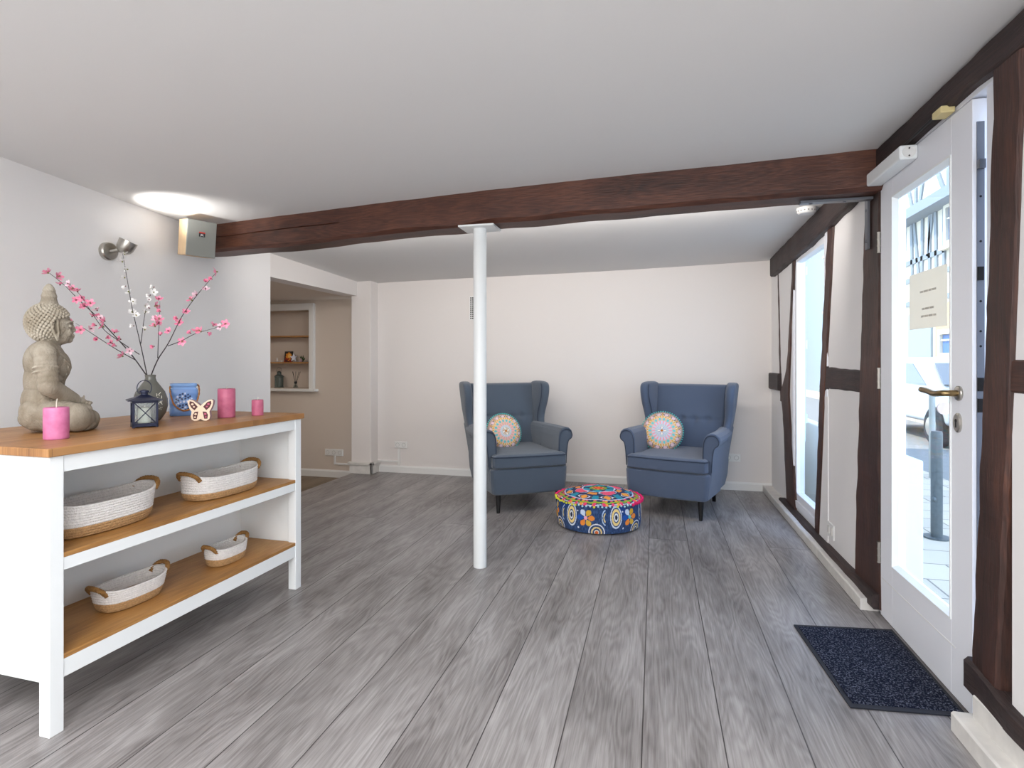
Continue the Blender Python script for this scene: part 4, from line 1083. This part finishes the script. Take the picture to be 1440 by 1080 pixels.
def cushion(label, loc, nrm, roll, rad, warm):
    t = thing('round_cushion', label, 'cushion', loc, 0, 'round embroidered cushions')
    q = Vector(nrm).to_track_quat('Z', 'Y'); t.rotation_euler = (q.to_matrix() @ Matrix.Rotation(roll, 3, 'Z')).to_euler()
    bm = B(); nr, na = 70, 240; prev = None; info = []
    rings = []
    for side in (1, -1):
        for j in range(nr+1):
            r_ = 1-j/nr if side < 0 else j/nr
            if side < 0 and j == 0: continue
            r_ = (1-j/nr) if side < 0 else max(j/nr, .004)
            r_ = max(r_, .004)
            h = .050*(1-r_**2.6)**.6
            rings.append(([(rad*r_*math.cos(2*PI*i/na), rad*r_*math.sin(2*PI*i/na), side*h) for i in range(na)], r_))
    loft(bm, [x[0] for x in rings])
    me = bpy.data.meshes.new('cushion_cover'); bmesh.ops.recalc_face_normals(bm, faces=bm.faces[:]); bm.to_mesh(me); bm.free()
    set_cols(me, [mandala(math.hypot(v.co.x, v.co.y)/rad, math.atan2(v.co.y, v.co.x), warm) for v in me.vertices])
    obj('cushion_cover', me, M['embroid'], t, smooth=True)
    for k in range(56):
        a = 2*PI*k/56; o = bpy.data.objects.new('pompom', bead_me); C.objects.link(o); o.parent = t; o.location = ((rad+.006)*math.cos(a), (rad+.006)*math.sin(a), 0)
def on_chair(base, a, lx, ly, lz):
    return Vector(base)+Vector((lx*math.cos(a)-ly*math.sin(a), lx*math.sin(a)+ly*math.cos(a), lz))
b1 = at_front(.075, 4.52, A1); b2 = at_front(-.955, 4.42, A2)
def rotv(v, a): return (v[0]*math.cos(a)-v[1]*math.sin(a), v[0]*math.sin(a)+v[1]*math.cos(a), v[2])
cushion('pale round mandala cushion with turquoise beads on the right armchair', on_chair(b1, A1, -.15, .00, .605), rotv((.22, -1, .30), A1), .2, .166, False)
cushion('warm-toned round mandala cushion with turquoise beads on the left armchair', on_chair(b2, A2, -.09, .0, .590), rotv((.1, -1, .30), A2), .5, .155, True)

# ------------------------------------------------------------------ pouf
RP, HP = .305, .235
def disc(x, y, cx_, cy_): return math.hypot(x-cx_, y-cy_)
def pouf_side(s_, z):
    """s_: arc length (m), z: height"""
    c = rgb(38, 62, 104)
    if noise.noise(Vector((s_*260, z*40, 0))) > .15: c = rgb(58, 90, 140)
    if noise.noise(Vector((s_*5, z*5, 4))) < -.25: c = rgb(20, 60, 130)
    per = .32; k = int(math.floor(s_/per)); u = s_-k*per
    # tall concentric eyes
    e = math.hypot((u-.05)/.8, (z-.125)/1.45)
    for r0, r1, cc in ((.046, .054, rgb(214, 224, 240)), (.026, .040, rgb(240, 214, 140)), (.012, .020, rgb(226, 230, 236))):
        if r0 < e < r1 : c = cc
    if e < .012: c = rgb(20, 30, 60)
    # lower eyes cut by the hem
    e = math.hypot((u-.235), (z-.02)/1.1)
    for r0, r1, cc in ((.050, .057, rgb(226, 230, 240)), (.028, .038, rgb(236, 210, 140)), (.012, .018, rgb(240, 236, 220))):
        if r0 < e < r1: c = cc
    if e < .011 and k % 2: c = rgb(230, 110, 50)
    # flower with broad petals
    fx, fz = u-.160, z-.118; rr_ = math.hypot(fx, fz); an = math.atan2(fz, fx)
    if rr_ < .062 and rr_ > .010:
        kk = round(an/(2*PI/6)); da = an-kk*2*PI/6
        w = .46*math.sin(PI*min(1, (rr_-.010)/.052))**.6
        if abs(da) < w: c = (rgb(238, 142, 52), rgb(214, 168, 44), rgb(206, 220, 240), rgb(26, 84, 176), rgb(238, 142, 52), rgb(222, 178, 60))[kk % 6]
    if rr_ < .012: c = rgb(238, 170, 200) if k % 2 else rgb(90, 200, 214)
    # crescents
    e = math.hypot((u-.300)/.7, (z-.125)/1.3); 
    if u < .296 and .036 < e < .043: c = rgb(190, 214, 244)
    if u < .294 and .018 < e < .027: c = rgb(240, 220, 150)
    if math.hypot(u-.105, z-.045) < .006 or math.hypot(u-.10, z-.16) < .005: c = rgb(220, 226, 240)
    return c
def pouf_top(x, y):
    q = Vector((x*14, y*14, 1)); x += .010*noise.noise(q); y += .010*noise.noise(q+Vector((9, 9, 3)))
    r_ = math.hypot(x, y)/RP; a = math.atan2(y, x)
    c = rgb(30, 48, 88)
    def P_(n_, ph=0): return abs(((a*n_/(2*PI)+ph) % 1)-.5)*2
    if r_ < .10: return rgb(236, 84, 40)
    if r_ < .16: return rgb(90, 40, 60) if P_(8) < .5 else rgb(240, 150, 60)
    if r_ < .21: return rgb(120, 170, 50)
    if r_ < .40:
        w = math.sin(PI*(r_-.21)/.19)
        if P_(6) < .75*w: return rgb(30, 150, 176)
        if r_ > .36: return rgb(206, 214, 230)
    if r_ > .30 and r_ < .62:
        p = P_(4, .12); w = math.sin(PI*(r_-.30)/.32)
        if p < .50*w + .06*math.sin(r_*60): return rgb(238, 84, 116) if .34 < r_ else rgb(250, 150, 160)
        if .56*w < p < .66*w: return rgb(196, 208, 232)
        if p > .72 and .44 < r_ < .56: return rgb(238, 150, 60)
    if .62 < r_ < .80:
        p = P_(8, .0); w = math.sin(PI*(r_-.62)/.18)
        if p < .3*w: return rgb(240, 160, 60)
        if p < .42*w: return rgb(30, 20, 40)
        if p < .56*w: return rgb(220, 224, 236)
        if p > .72: return rgb(24, 140, 170)
        if .70 < r_ < .715: return rgb(150, 190, 70)
        return rgb(34, 40, 92)
    if .80 < r_ < .825: return rgb(196, 206, 230)
    zz = .885+.03*abs(math.sin(a*14))
    if abs(r_-zz) < .022: return rgb(140, 176, 40)
    if r_ > zz+.022 or (r_ > .825 and r_ < zz-.022):
        if P_(28) > .7: return rgb(232, 60, 110)
        if P_(21, .3) > .75: return rgb(236, 150, 60)
    if abs(r_-.975) < .012: return rgb(200, 208, 224)
    return c
t = thing('floor_pouf', 'low round navy pouf embroidered with bright flowers between the armchairs', 'pouf', (-.405, 4.24, 0))
bm = B(); na = 720; prof = [(RP*.55, .002), (RP*.88, .001), (RP*.955, .008)]+[(RP*(.97+.05*math.sin(PI*(.1+.8*i/60))), .012+(HP-.045)*i/60) for i in range(61)]
loft(bm, [[(r_*math.cos(2*PI*i/na), r_*math.sin(2*PI*i/na), z) for i in range(na)] for r_, z in prof])
me = bpy.data.meshes.new('pouf_side'); bmesh.ops.recalc_face_normals(bm, faces=bm.faces[:]); bm.to_mesh(me); bm.free()
set_cols(me, [pouf_side((math.atan2(v.co.y, v.co.x)+PI)*RP+.06, v.co.z) for v in me.vertices])
obj('pouf_side', me, M['embroid'], t, smooth=True)
bm = B(); rings = []
for j in range(101):
    q = max(.003, 1-j/100); z = HP-.033+.060*(1-q**3)**.9
    rings.append([(RP*1.0*q*math.cos(2*PI*i/420), RP*1.0*q*math.sin(2*PI*i/420), z) for i in range(420)])
loft(bm, rings, cap=True)
me = bpy.data.meshes.new('pouf_top'); bmesh.ops.recalc_face_normals(bm, faces=bm.faces[:]); bm.to_mesh(me); bm.free()
set_cols(me, [pouf_top(v.co.x, v.co.y) for v in me.vertices])
obj('pouf_top', me, M['embroid'], t, smooth=True)
pm = {}
for k_, r_ in (('pompY', .0085), ('pompB', .0075), ('pompP', .012)):
    bm = B(); ellips(bm, (0, 0, 0), (r_, r_, r_*.95), 9); me = bpy.data.meshes.new(k_); bm.to_mesh(me); bm.free(); me.materials.append(M[k_]); pm[k_] = me
    for p in me.polygons: p.use_smooth = True
for k in range(72):
    a = 2*PI*k/72; deg = math.degrees(a) % 360
    ky = 'pompY' if 180 < deg < 250 or (250 < deg < 300 and k % 6 == 0) else ('pompB' if 250 <= deg < 325 else 'pompP')
    if deg > 150 and deg <= 180: ky = 'pompP'
    o = bpy.data.objects.new('pompom', pm[ky]); C.objects.link(o); o.parent = t; o.location = ((RP+.010)*math.cos(a), (RP+.010)*math.sin(a), HP-.035+.003*math.sin(k*2.3))

# ------------------------------------------------------------------ niche in the alcove
t = thing('niche_frame', 'white wooden frame and sill of the shelf niche in the alcove wall', 'frame', (0, 0, 0), kind='structure')
bm = B(); box(bm, (-3.93, 5.875, .86), (-3.87, 5.93, 1.88)); box(bm, (-4.78, 5.875, .86), (-4.72, 5.93, 1.88)); box(bm, (-4.72, 5.875, 1.80), (-3.93, 5.93, 1.88))
obj('casing', bm, M['trim'], t, bevel=.004)
obj('niche_sill', bxo((-4.80, 5.845, .845), (-3.83, 6.14, .875)), M['trim'], t, bevel=.006)
for i, z in enumerate((1.19, 1.505)):
    o = obj('niche_shelf', bxo((-4.72, 5.94, z-.016), (-3.93, 6.14, z)), M['oak']); tag(o, ('lower' if i == 0 else 'upper')+' thin oak shelf inside the wall niche', 'shelf')
ZS = 1.19; ZN = .875
t = thing('metal_lantern', 'round grey-green metal lantern on the niche sill', 'lantern', (-4.44, 6.03, ZN))
obj('lantern_base', lathe(B(), [(0, 0), (.055, 0), (.058, .008), (.05, .018), (0, .018)], 24, cap=False), M['zinc'], t)
obj('lantern_glass', lathe(B(), [(.046, .018), (.05, .04), (.05, .12), (.044, .135)], 24, cap=False), mat('smoky_glass', rgb(120, 134, 128), .1, trans=.5), t, smooth=True)
bm = B()
for k in range(6): a = k*PI/3; tube(bm, [(.052*math.cos(a), .052*math.sin(a), .015), (.052*math.cos(a), .052*math.sin(a), .138)], .002, 5)
obj('lantern_bars', bm, M['zinc'], t)
obj('lantern_cap', lathe(B(), [(.0, .133), (.058, .133), (.05, .15), (.026, .165), (.024, .185), (.03, .188), (.014, .205), (0, .208)], 24, cap=False), M['zinc'], t)
obj('carry_ring', tube(B(), [(.036*math.cos(a), 0, .205+.045*math.sin(a)) for a in [R(-10+i*10) for i in range(21)]], .0018, 5), M['zinc'], t)
t = thing('reed_diffuser', 'glass reed diffuser with dark sticks on the niche sill', 'diffuser', (-4.19, 6.0, ZN))
obj('bottle', lathe(B(), [(0, 0), (.033, 0), (.032, .01), (.014, .055), (.013, .07), (.010, .07), (.010, .055), (.028, .006), (0, .006)], 20, cap=False), M['glass2'], t)
obj('bottle_collar', lathe(B(), [(.0, .056), (.017, .056), (.017, .082), (0, .082)], 16, cap=False), M['black'], t)
for dx, dy in ((-.05, .01), (-.03, -.01), (.045, .0), (.055, .015), (-.012, .02)): obj('reed', tube(B(), [(-dx*.3, -dy*.3, .005), (dx, dy, .20)], .0022, 5), M['black'], t)
bm = B(); nx_, nz_ = 40, 40
g = [[bm.verts.new((-.055+.11*i/nx_, 0, .13*j/nz_)) for i in range(nx_+1)] for j in range(nz_+1)]
for j in range(nz_):
    for i in range(nx_): bm.faces.new((g[j][i], g[j][i+1], g[j+1][i+1], g[j+1][i]))
me = bpy.data.meshes.new('picture_print'); bm.to_mesh(me); bm.free(); cols = []
for v in me.vertices:
    x, z = v.co.x, v.co.z; n_ = noise.noise(Vector((x*40, z*40, 2)))
    c = rgb(40, 36, 34)
    if math.hypot(x-.005, (z-.07)/1.2)+n_*.015 < .040: c = rgb(226, 140, 40)
    if math.hypot(x-.012, (z-.075)/1.3) < .02: c = rgb(240, 190, 90)
    if z < .05 and n_ > .0: c = rgb(150, 40, 20)
    cols.append(c)
set_cols(me, cols)
t = thing('small_picture', 'small dark picture with an orange glow leaning on the niche shelf', 'picture', (-4.31, 6.02, ZS), 0); t.rotation_euler = (R(-8), 0, 0)
obj('picture_print', me, M['picture'], t); obj('picture_board', bxo((-.056, .001, 0), (.056, .008, .131)), M['black'], t)
bm = B(); pts = []
for k in range(10): a = PI/2+k*PI/5; r_ = .052 if k % 2 == 0 else .022; pts.append((r_*math.cos(a), r_*math.sin(a)))
prism(bm, pts, lambda a, b: (a, -.008, b+.052), lambda a, b: (a, .008, b+.052)); o = obj('star_ornament', bm, M['star'], bevel=.002); o.location = (-4.195, 5.97, ZS-.0); tag(o, 'silvery five-pointed star on the niche shelf', 'ornament')
for nm, lb, ct, x, prof, m_ in (('glass_figurine', 'small pale figurine left of the picture on the niche shelf', 'figurine', -4.44, [(0, 0), (.014, 0), (.017, .01), (.010, .025), (.013, .038), (.010, .05), (0, .056)], 'figur'),
    ('tealight_holder', 'tiny white tealight holder beside the picture on the niche shelf', 'candle holder', -4.375, [(0, 0), (.014, 0), (.016, .02), (.012, .022), (0, .012)], 'figur'),
    ('small_jar', 'small stoppered jar at the right end of the niche shelf', 'jar', -4.11, [(0, 0), (.016, 0), (.017, .028), (.009, .034), (.009, .046), (0, .047)], 'butter')):
    o = obj(nm, lathe(B(), prof, 16, cap=False), M[m_], smooth=True); o.location = (x, 5.99, ZS); tag(o, lb, ct)
t = thing('leafy_sprig', 'small dark green sprig behind the star on the niche shelf', 'plant', (-4.13, 6.05, ZS))
bm = B()
for k in range(7):
    a = k*.9; d = Vector((math.cos(a)*.035, math.sin(a)*.02, .05+.006*k)); loft(bm, [[(0, 0, .002), (.001, 0, .002), (0, .001, .002)], [d*.6+Vector((-.01, 0, 0)), d*.6+Vector((.01, 0, 0)), d*.6+Vector((0, .003, 0))], [d, d+Vector((.001, 0, 0)), d+Vector((0, .001, 0))]])
obj('leaves', bm, M['leaf'], t)

# ------------------------------------------------------------------ the street outside
GZ = -.10
struct('ground_pavement', bxo((XO, -3, GZ-.2), (3.1, 30, GZ)), M['paving'])
struct('ground_road', bxo((3.1, -3, GZ-.25), (6.9, 30, GZ-.04)), M['road'])
struct('ground_far_pavement', bxo((5.6, -3, GZ-.2), (6.95, 30, GZ+.02)), M['paving'])
o = obj('garden_wall', bxo((1.42, 3.80, GZ), (1.52, 8.6, .62)), mat('white_masonry', rgb(226, 228, 228), .9), bevel=.01); tag(o, 'low white wall outside, seen through the lower window and door glass', 'wall')
# drainpipe / shutter edge
t = thing('window_shutter', 'pale green-grey wooden shutter folded open outside the tall window', 'shutter', (XO+.02, 5.05, .55))
obj('shutter_board', bxo((0, 0, 0), (.035, .22, 1.5)), mat('shutter_paint', rgb(196, 210, 206), .6), t)
bm = B()
for z in (.15, .75, 1.35): box(bm, (.035, .01, z), (.05, .21, z+.07))
obj('shutter_battens', bm, mat('shutter_batten', rgb(214, 224, 222), .6), t)
t = thing('bollard', 'grey metal bollard with a base plate standing on the pavement outside', 'bollard', (2.01, 4.82, GZ))
obj('bollard_post', lathe(B(), [(.037, 0), (.037, .765), (.033, .785), (0, .79)], 24, cap=False), M['bollard'], t, smooth=False)
obj('base_plate', lathe(B(), [(0, 0), (.085, 0), (.085, .012), (0, .012)], 24, cap=False), M['bollard'], t)
bm = B(); ellips(bm, (-.03, -.035, .29), (.015, .015, .02), 10); obj('chain_lug', bm, M['bollard'], t)
t = thing('bollard_hoop', 'pale rounded metal hoop barrier on the pavement outside the door', 'barrier', (2.33, 6.35, GZ))
pts = smooth_path([(0, 0, 0), (0, 0, .4), (0, 0, .88), (.01, .03, .97), (.04, .13, 1.02), (.13, .33, 1.02), (.16, .42, .97), (.18, .45, .88), (.18, .45, .4), (.18, .45, 0)], 5)
obj('hoop_tube', tube(B(), pts, .028, 12), mat('pale_metal', rgb(160, 168, 160), .4, .3), t, smooth=True)
t = thing('sign_pole', 'pale pole with a small round disc outside beyond the bollard', 'sign', (3.0, 7.3, GZ))
obj('pole', lathe(B(), [(.03, 0), (.03, .95), (0, .97)], 16, cap=False), mat('pole_paint', rgb(170, 172, 168), .5), t)
bm = B(); lathe(bm, [(0, 0), (.07, 0), (.07, .02), (0, .02)], 20, T=Matrix.Translation((.10, -.03, .78)) @ Matrix.Rotation(PI/2, 4, 'X'), cap=False); obj('disc', bm, mat('disc_paint', rgb(226, 196, 184), .5), t)

def facade_timbers(bm, x, segs, w=.13):
    for (ya, za, yb, zb) in segs:
        a = Vector((x, ya, za)); b = Vector((x, yb, zb)); d = (b-a).normalized(); nn = Vector((1, 0, 0)).cross(d)*w/2; q = Vector((-.04, 0, 0))
        loft(bm, [[a-nn, a+nn, a+nn+q, a-nn+q], [b-nn, b+nn, b+nn+q, b-nn+q]])
def house_window(parent, x, y, z, w=.95, h=1.35):
    bm = B(); frame_rect(bm, x-.10, x-.02, y-w/2-.13, y+w/2+.13, z-.12, z+h+.13, .12)
    box(bm, (x-.16, y-w/2-.22, z-.20), (x-.02, y+w/2+.22, z-.12))
    f = obj('window_surround', bm, M['facade'], parent)
    bm = B(); box(bm, (x-.07, y-.02, z), (x-.03, y+.02, z+h)); box(bm, (x-.07, y-w/2, z+h*.66), (x-.03, y+w/2, z+h*.66+.035)); obj('glazing_bar', bm, M['lacquer'], f)
    obj('house_pane', bxo((x-.035, y-w/2, z), (x-.03, y+w/2, z+h)), M['sky_pane'], f)
FX = 6.95
t = thing('timbered_house', 'pale half-timbered house across the lane, seen through the door glass', 'house', (FX, 15.0, GZ))
def LX(y): return y-15.0
hx = 0
obj('house_wall', bxo((hx, LX(9.2), 0), (hx+4, LX(18.9), 5.25)), M['facade'], t)
obj('upper_wall', bxo((hx-.35, LX(9.2), 5.25), (hx+4, LX(18.9), 8.2)), M['facade'], t)
obj('jetty_cornice', bxo((hx-.45, LX(9.1), 5.10), (hx+.1, LX(19.0), 5.36)), M['otimber'], t)
obj('house_plinth', bxo((hx-.04, LX(9.2), 0), (hx, LX(16.65), 2.75)), M['facadeO'], t)
bm = B(); segs = []
for y in (9.6, 10.6, 11.5, 12.6, 13.3, 16.25, 16.6, 17.0, 17.45, 18.0, 18.6): segs.append((LX(y), 2.85, LX(y)+.08*math.sin(y*5), 5.1))
for a, b in ((9.3, 13.3), (16.2, 18.8)): segs += [(LX(a), 4.05, LX(b), 4.05)]
segs += [(LX(9.3), 2.9, LX(18.8), 2.9), (LX(9.3), 3.55, LX(18.8), 3.55), (LX(9.6), 2.9, LX(10.5), 5.1), (LX(12.6), 2.9, LX(11.6), 5.1), (LX(17.1), 4.05, LX(16.85), 5.1), (LX(17.5), 2.9, LX(17.9), 5.1), (LX(14.2), 2.9, LX(13.4), 4.1)]
facade_timbers(bm, hx, segs); 
s2 = []
for y in (9.6, 11.5, 13.2, 15.2, 16.9, 18.6): s2.append((LX(y), 5.3, LX(y), 8.1))
s2 += [(LX(11.7), 5.3, LX(13.0), 7.6), (LX(16.7), 5.3, LX(15.9), 7.6), (LX(17.1), 5.3, LX(18.0), 7.6), (LX(15.4), 5.3, LX(16.2), 6.6)]
facade_timbers(bm, hx-.35, s2); obj('house_timbers', bm, M['otimber'], t)
for y in (15.5, 12.0): house_window(t, hx, LX(y), 4.22, .95, .80)
for y in (12.3, 14.2): house_window(t, hx-.35, LX(y), 6.2)
obj('house_door', bxo((hx-.06, LX(16.85), 0), (hx+.02, LX(18.2), 2.6)), M['facadeG'], t)
for y in (10.5, 13.0): house_window(t, hx-.03, LX(y), .9, 1.1, 1.0)
house_window(t, hx-.03, LX(15.75), 1.5, .9, .45)
bm = B(); prism(bm, [(LX(8.9), 8.2), (LX(19.2), 8.2), (LX(14.0), 12.5)], lambda a, b: (hx-.5, a, b), lambda a, b: (hx+4, a, b)); obj('house_roof', bm, M['roof'], t)
t = thing('townhouse', 'pale blue-grey rendered townhouse beyond the half-timbered one', 'house', (FX-.3, 23.6, GZ))
obj('house_wall', bxo((0, -4.4, 0), (4, 6, 7.8)), M['facadeG'], t)
for y in (-3.2, -1.2, .8):
    for z in (1.0, 3.4, 5.6): house_window(t, 0, y, z)
bm = B(); prism(bm, [(-4.6, 7.8), (6.2, 7.8), (.8, 11)], lambda a, b: (-.3, a, b), lambda a, b: (4, a, b)); obj('house_roof', bm, M['roof'], t)
t = thing('peach_townhouse', 'peach rendered house closing the view down the lane', 'house', (2.3, 29.0, GZ))
obj('house_wall', bxo((-4, 0, 0), (4, 4, 7.5)), M['facadeO'], t)
for x in (-2.2, 0, 2.2):
    for z in (.9, 3.2, 5.4):
        f = obj('window_surround', bxo((x-.6, -.06, z-.1), (x+.6, .02, z+1.5)), M['facade'], t); obj('house_pane', bxo((x-.45, -.08, z), (x+.45, -.05, z+1.4)), M['sky_pane'], f)
bm = B(); prism(bm, [(-4.3, 7.5), (4.3, 7.5), (0, 10.5)], lambda a, b: (a, -.3, b), lambda a, b: (a, 4, b)); obj('house_roof', bm, M['roof'], t)

# parked car
t = thing('parked_car', 'white car parked in the sunlit lane outside, seen through the door glass', 'car', (5.1, 11.6, GZ-.04))
side = [(-2.05, .35), (-2.1, .62), (-1.95, .82), (-1.2, .92), (-.55, 1.38), (.75, 1.42), (1.45, .98), (1.95, .92), (2.05, .6), (2.0, .35)]
bm = B(); loft(bm, [[(x, a, z) for a, z in [(p[0]*k, .62+(p[1]-.62)*k2) for p in side]] for x, k, k2 in ((-.82, .96, .92), (-.76, 1, 1), (.76, 1, 1), (.82, .96, .92))])
obj('car_body', bm, M['car'], t, bevel=.05, seg=3)
bm = B()
for s in (-1, 1): prism(bm, [(-1.0, .95), (-.5, 1.30), (.7, 1.33), (1.2, .98)], lambda a, b: (s*.80, a, b), lambda a, b: (s*.83, a, b))
prism(bm, [(-.66, .97), (.66, .97), (.58, 1.31), (-.58, 1.31)], lambda a, b: (a, -1.17+(b-.97)*1.40, b), lambda a, b: (a, -1.20+(b-.97)*1.40, b))
prism(bm, [(-.66, 1.0), (.66, 1.0), (.58, 1.33), (-.58, 1.33)], lambda a, b: (a, 1.40-(b-1.0)*1.5, b), lambda a, b: (a, 1.46-(b-1.0)*1.5, b))
obj('car_window', bm, M['carglass'], t)
for s in (-1, 1):
    for y in (-1.3, 1.3):
        w = obj('wheel', lathe(B(), [(0, -.1), (.26, -.1), (.31, -.07), (.31, .07), (.26, .1), (0, .1)], 24, T=Matrix.Translation((s*.78, y, .31)) @ Matrix.Rotation(PI/2, 4, 'Y'), cap=False), M['tyre'], t)
        obj('hub_cap', lathe(B(), [(0, 0), (.17, 0), (.15, .02), (0, .03)], 20, T=Matrix.Translation((s*.88, y, .31)) @ Matrix.Rotation(s*PI/2, 4, 'Y'), cap=False), M['steel'], w)

# ------------------------------------------------------------------ light
def area(name, loc, size, power, col, rot):
    d = bpy.data.lights.new(name, 'AREA'); d.energy = power; d.color = col; d.shape = 'RECTANGLE'; d.size, d.size_y = size
    o = bpy.data.objects.new(name, d); C.objects.link(o); o.location = loc; o.rotation_euler = rot; return o
area('front_fill_light', (-.2, -1.52, 1.35), (3.2, 1.7), 60, (.95, .975, 1), (R(90), 0, 0))  # added fill before the solid front wall, standing in for unseen windows
area('rear_ceiling_light', (-1.0, -.2, 2.12), (2.6, 1.4), 82, (.985, .99, 1), (0, 0, 0))
area('beam_fill_light', (-1.0, 3.40, 2.06), (3.4, .05), 30, (1, .95, .9), (R(98), 0, 0))  # added fill hidden behind the beam, brightens rear ceiling and back wall
area('alcove_light', (-4.3, 4.6, 1.88), (.3, .3), 5.5, (1, .90, .80), (0, 0, 0))
d = bpy.data.lights.new('wall_spot_beam', 'SPOT'); d.energy = 15; d.color = (1, .97, .93); d.spot_size = R(92); d.spot_blend = .9; d.shadow_soft_size = .03
o = bpy.data.objects.new('wall_spot_beam', d); C.objects.link(o); o.location = (XL+.16, 2.67, 1.90)
o.rotation_euler = Vector((-.28, -.5, -.8)).to_track_quat('Z', 'Y').to_euler()
sun = bpy.data.lights.new('sun', 'SUN'); sun.energy = 5.5; sun.angle = R(.6); sun.color = (1, .95, .86)
o = bpy.data.objects.new('sun', sun); C.objects.link(o); o.rotation_euler = Vector((-1, -.12, 1.45)).to_track_quat('Z', 'Y').to_euler()
w = bpy.data.worlds.new('world'); bpy.context.scene.world = w; w.use_nodes = True
n = w.node_tree.nodes; l = w.node_tree.links; bg = n['Background']
tc = n.new('ShaderNodeTexCoord'); sp = n.new('ShaderNodeSeparateXYZ'); rp = n.new('ShaderNodeValToRGB'); l.new(tc.outputs['Generated'], sp.inputs[0]); l.new(sp.outputs['Z'], rp.inputs['Fac'])
rp.color_ramp.elements[0].color = (.68, .83, 1, 1); rp.color_ramp.elements[1].color = (.34, .55, 1, 1)
l.new(rp.outputs[0], bg.inputs['Color']); bg.inputs['Strength'].default_value = 4.3

# ------------------------------------------------------------------ camera
cam = bpy.data.cameras.new('camera'); co = bpy.data.objects.new('camera', cam); C.objects.link(co)
cam.sensor_fit = 'HORIZONTAL'; cam.sensor_width = 36; cam.lens = 36*800/1440
cam.shift_y = -(540-508)/1440
co.location = (0, 0, 1.2); co.rotation_euler = (R(90), 0, math.atan(201/800))
cam.clip_start = .05; cam.clip_end = 200
sc = bpy.context.scene; sc.camera = co
sc.view_settings.view_transform = 'Standard'; sc.view_settings.look = 'None'; sc.view_settings.exposure = .12; sc.view_settings.gamma = 1
sc.cycles.max_bounces = 12; sc.cycles.diffuse_bounces = 6; sc.cycles.transparent_max_bounces = 16; sc.cycles.sample_clamp_indirect = 6
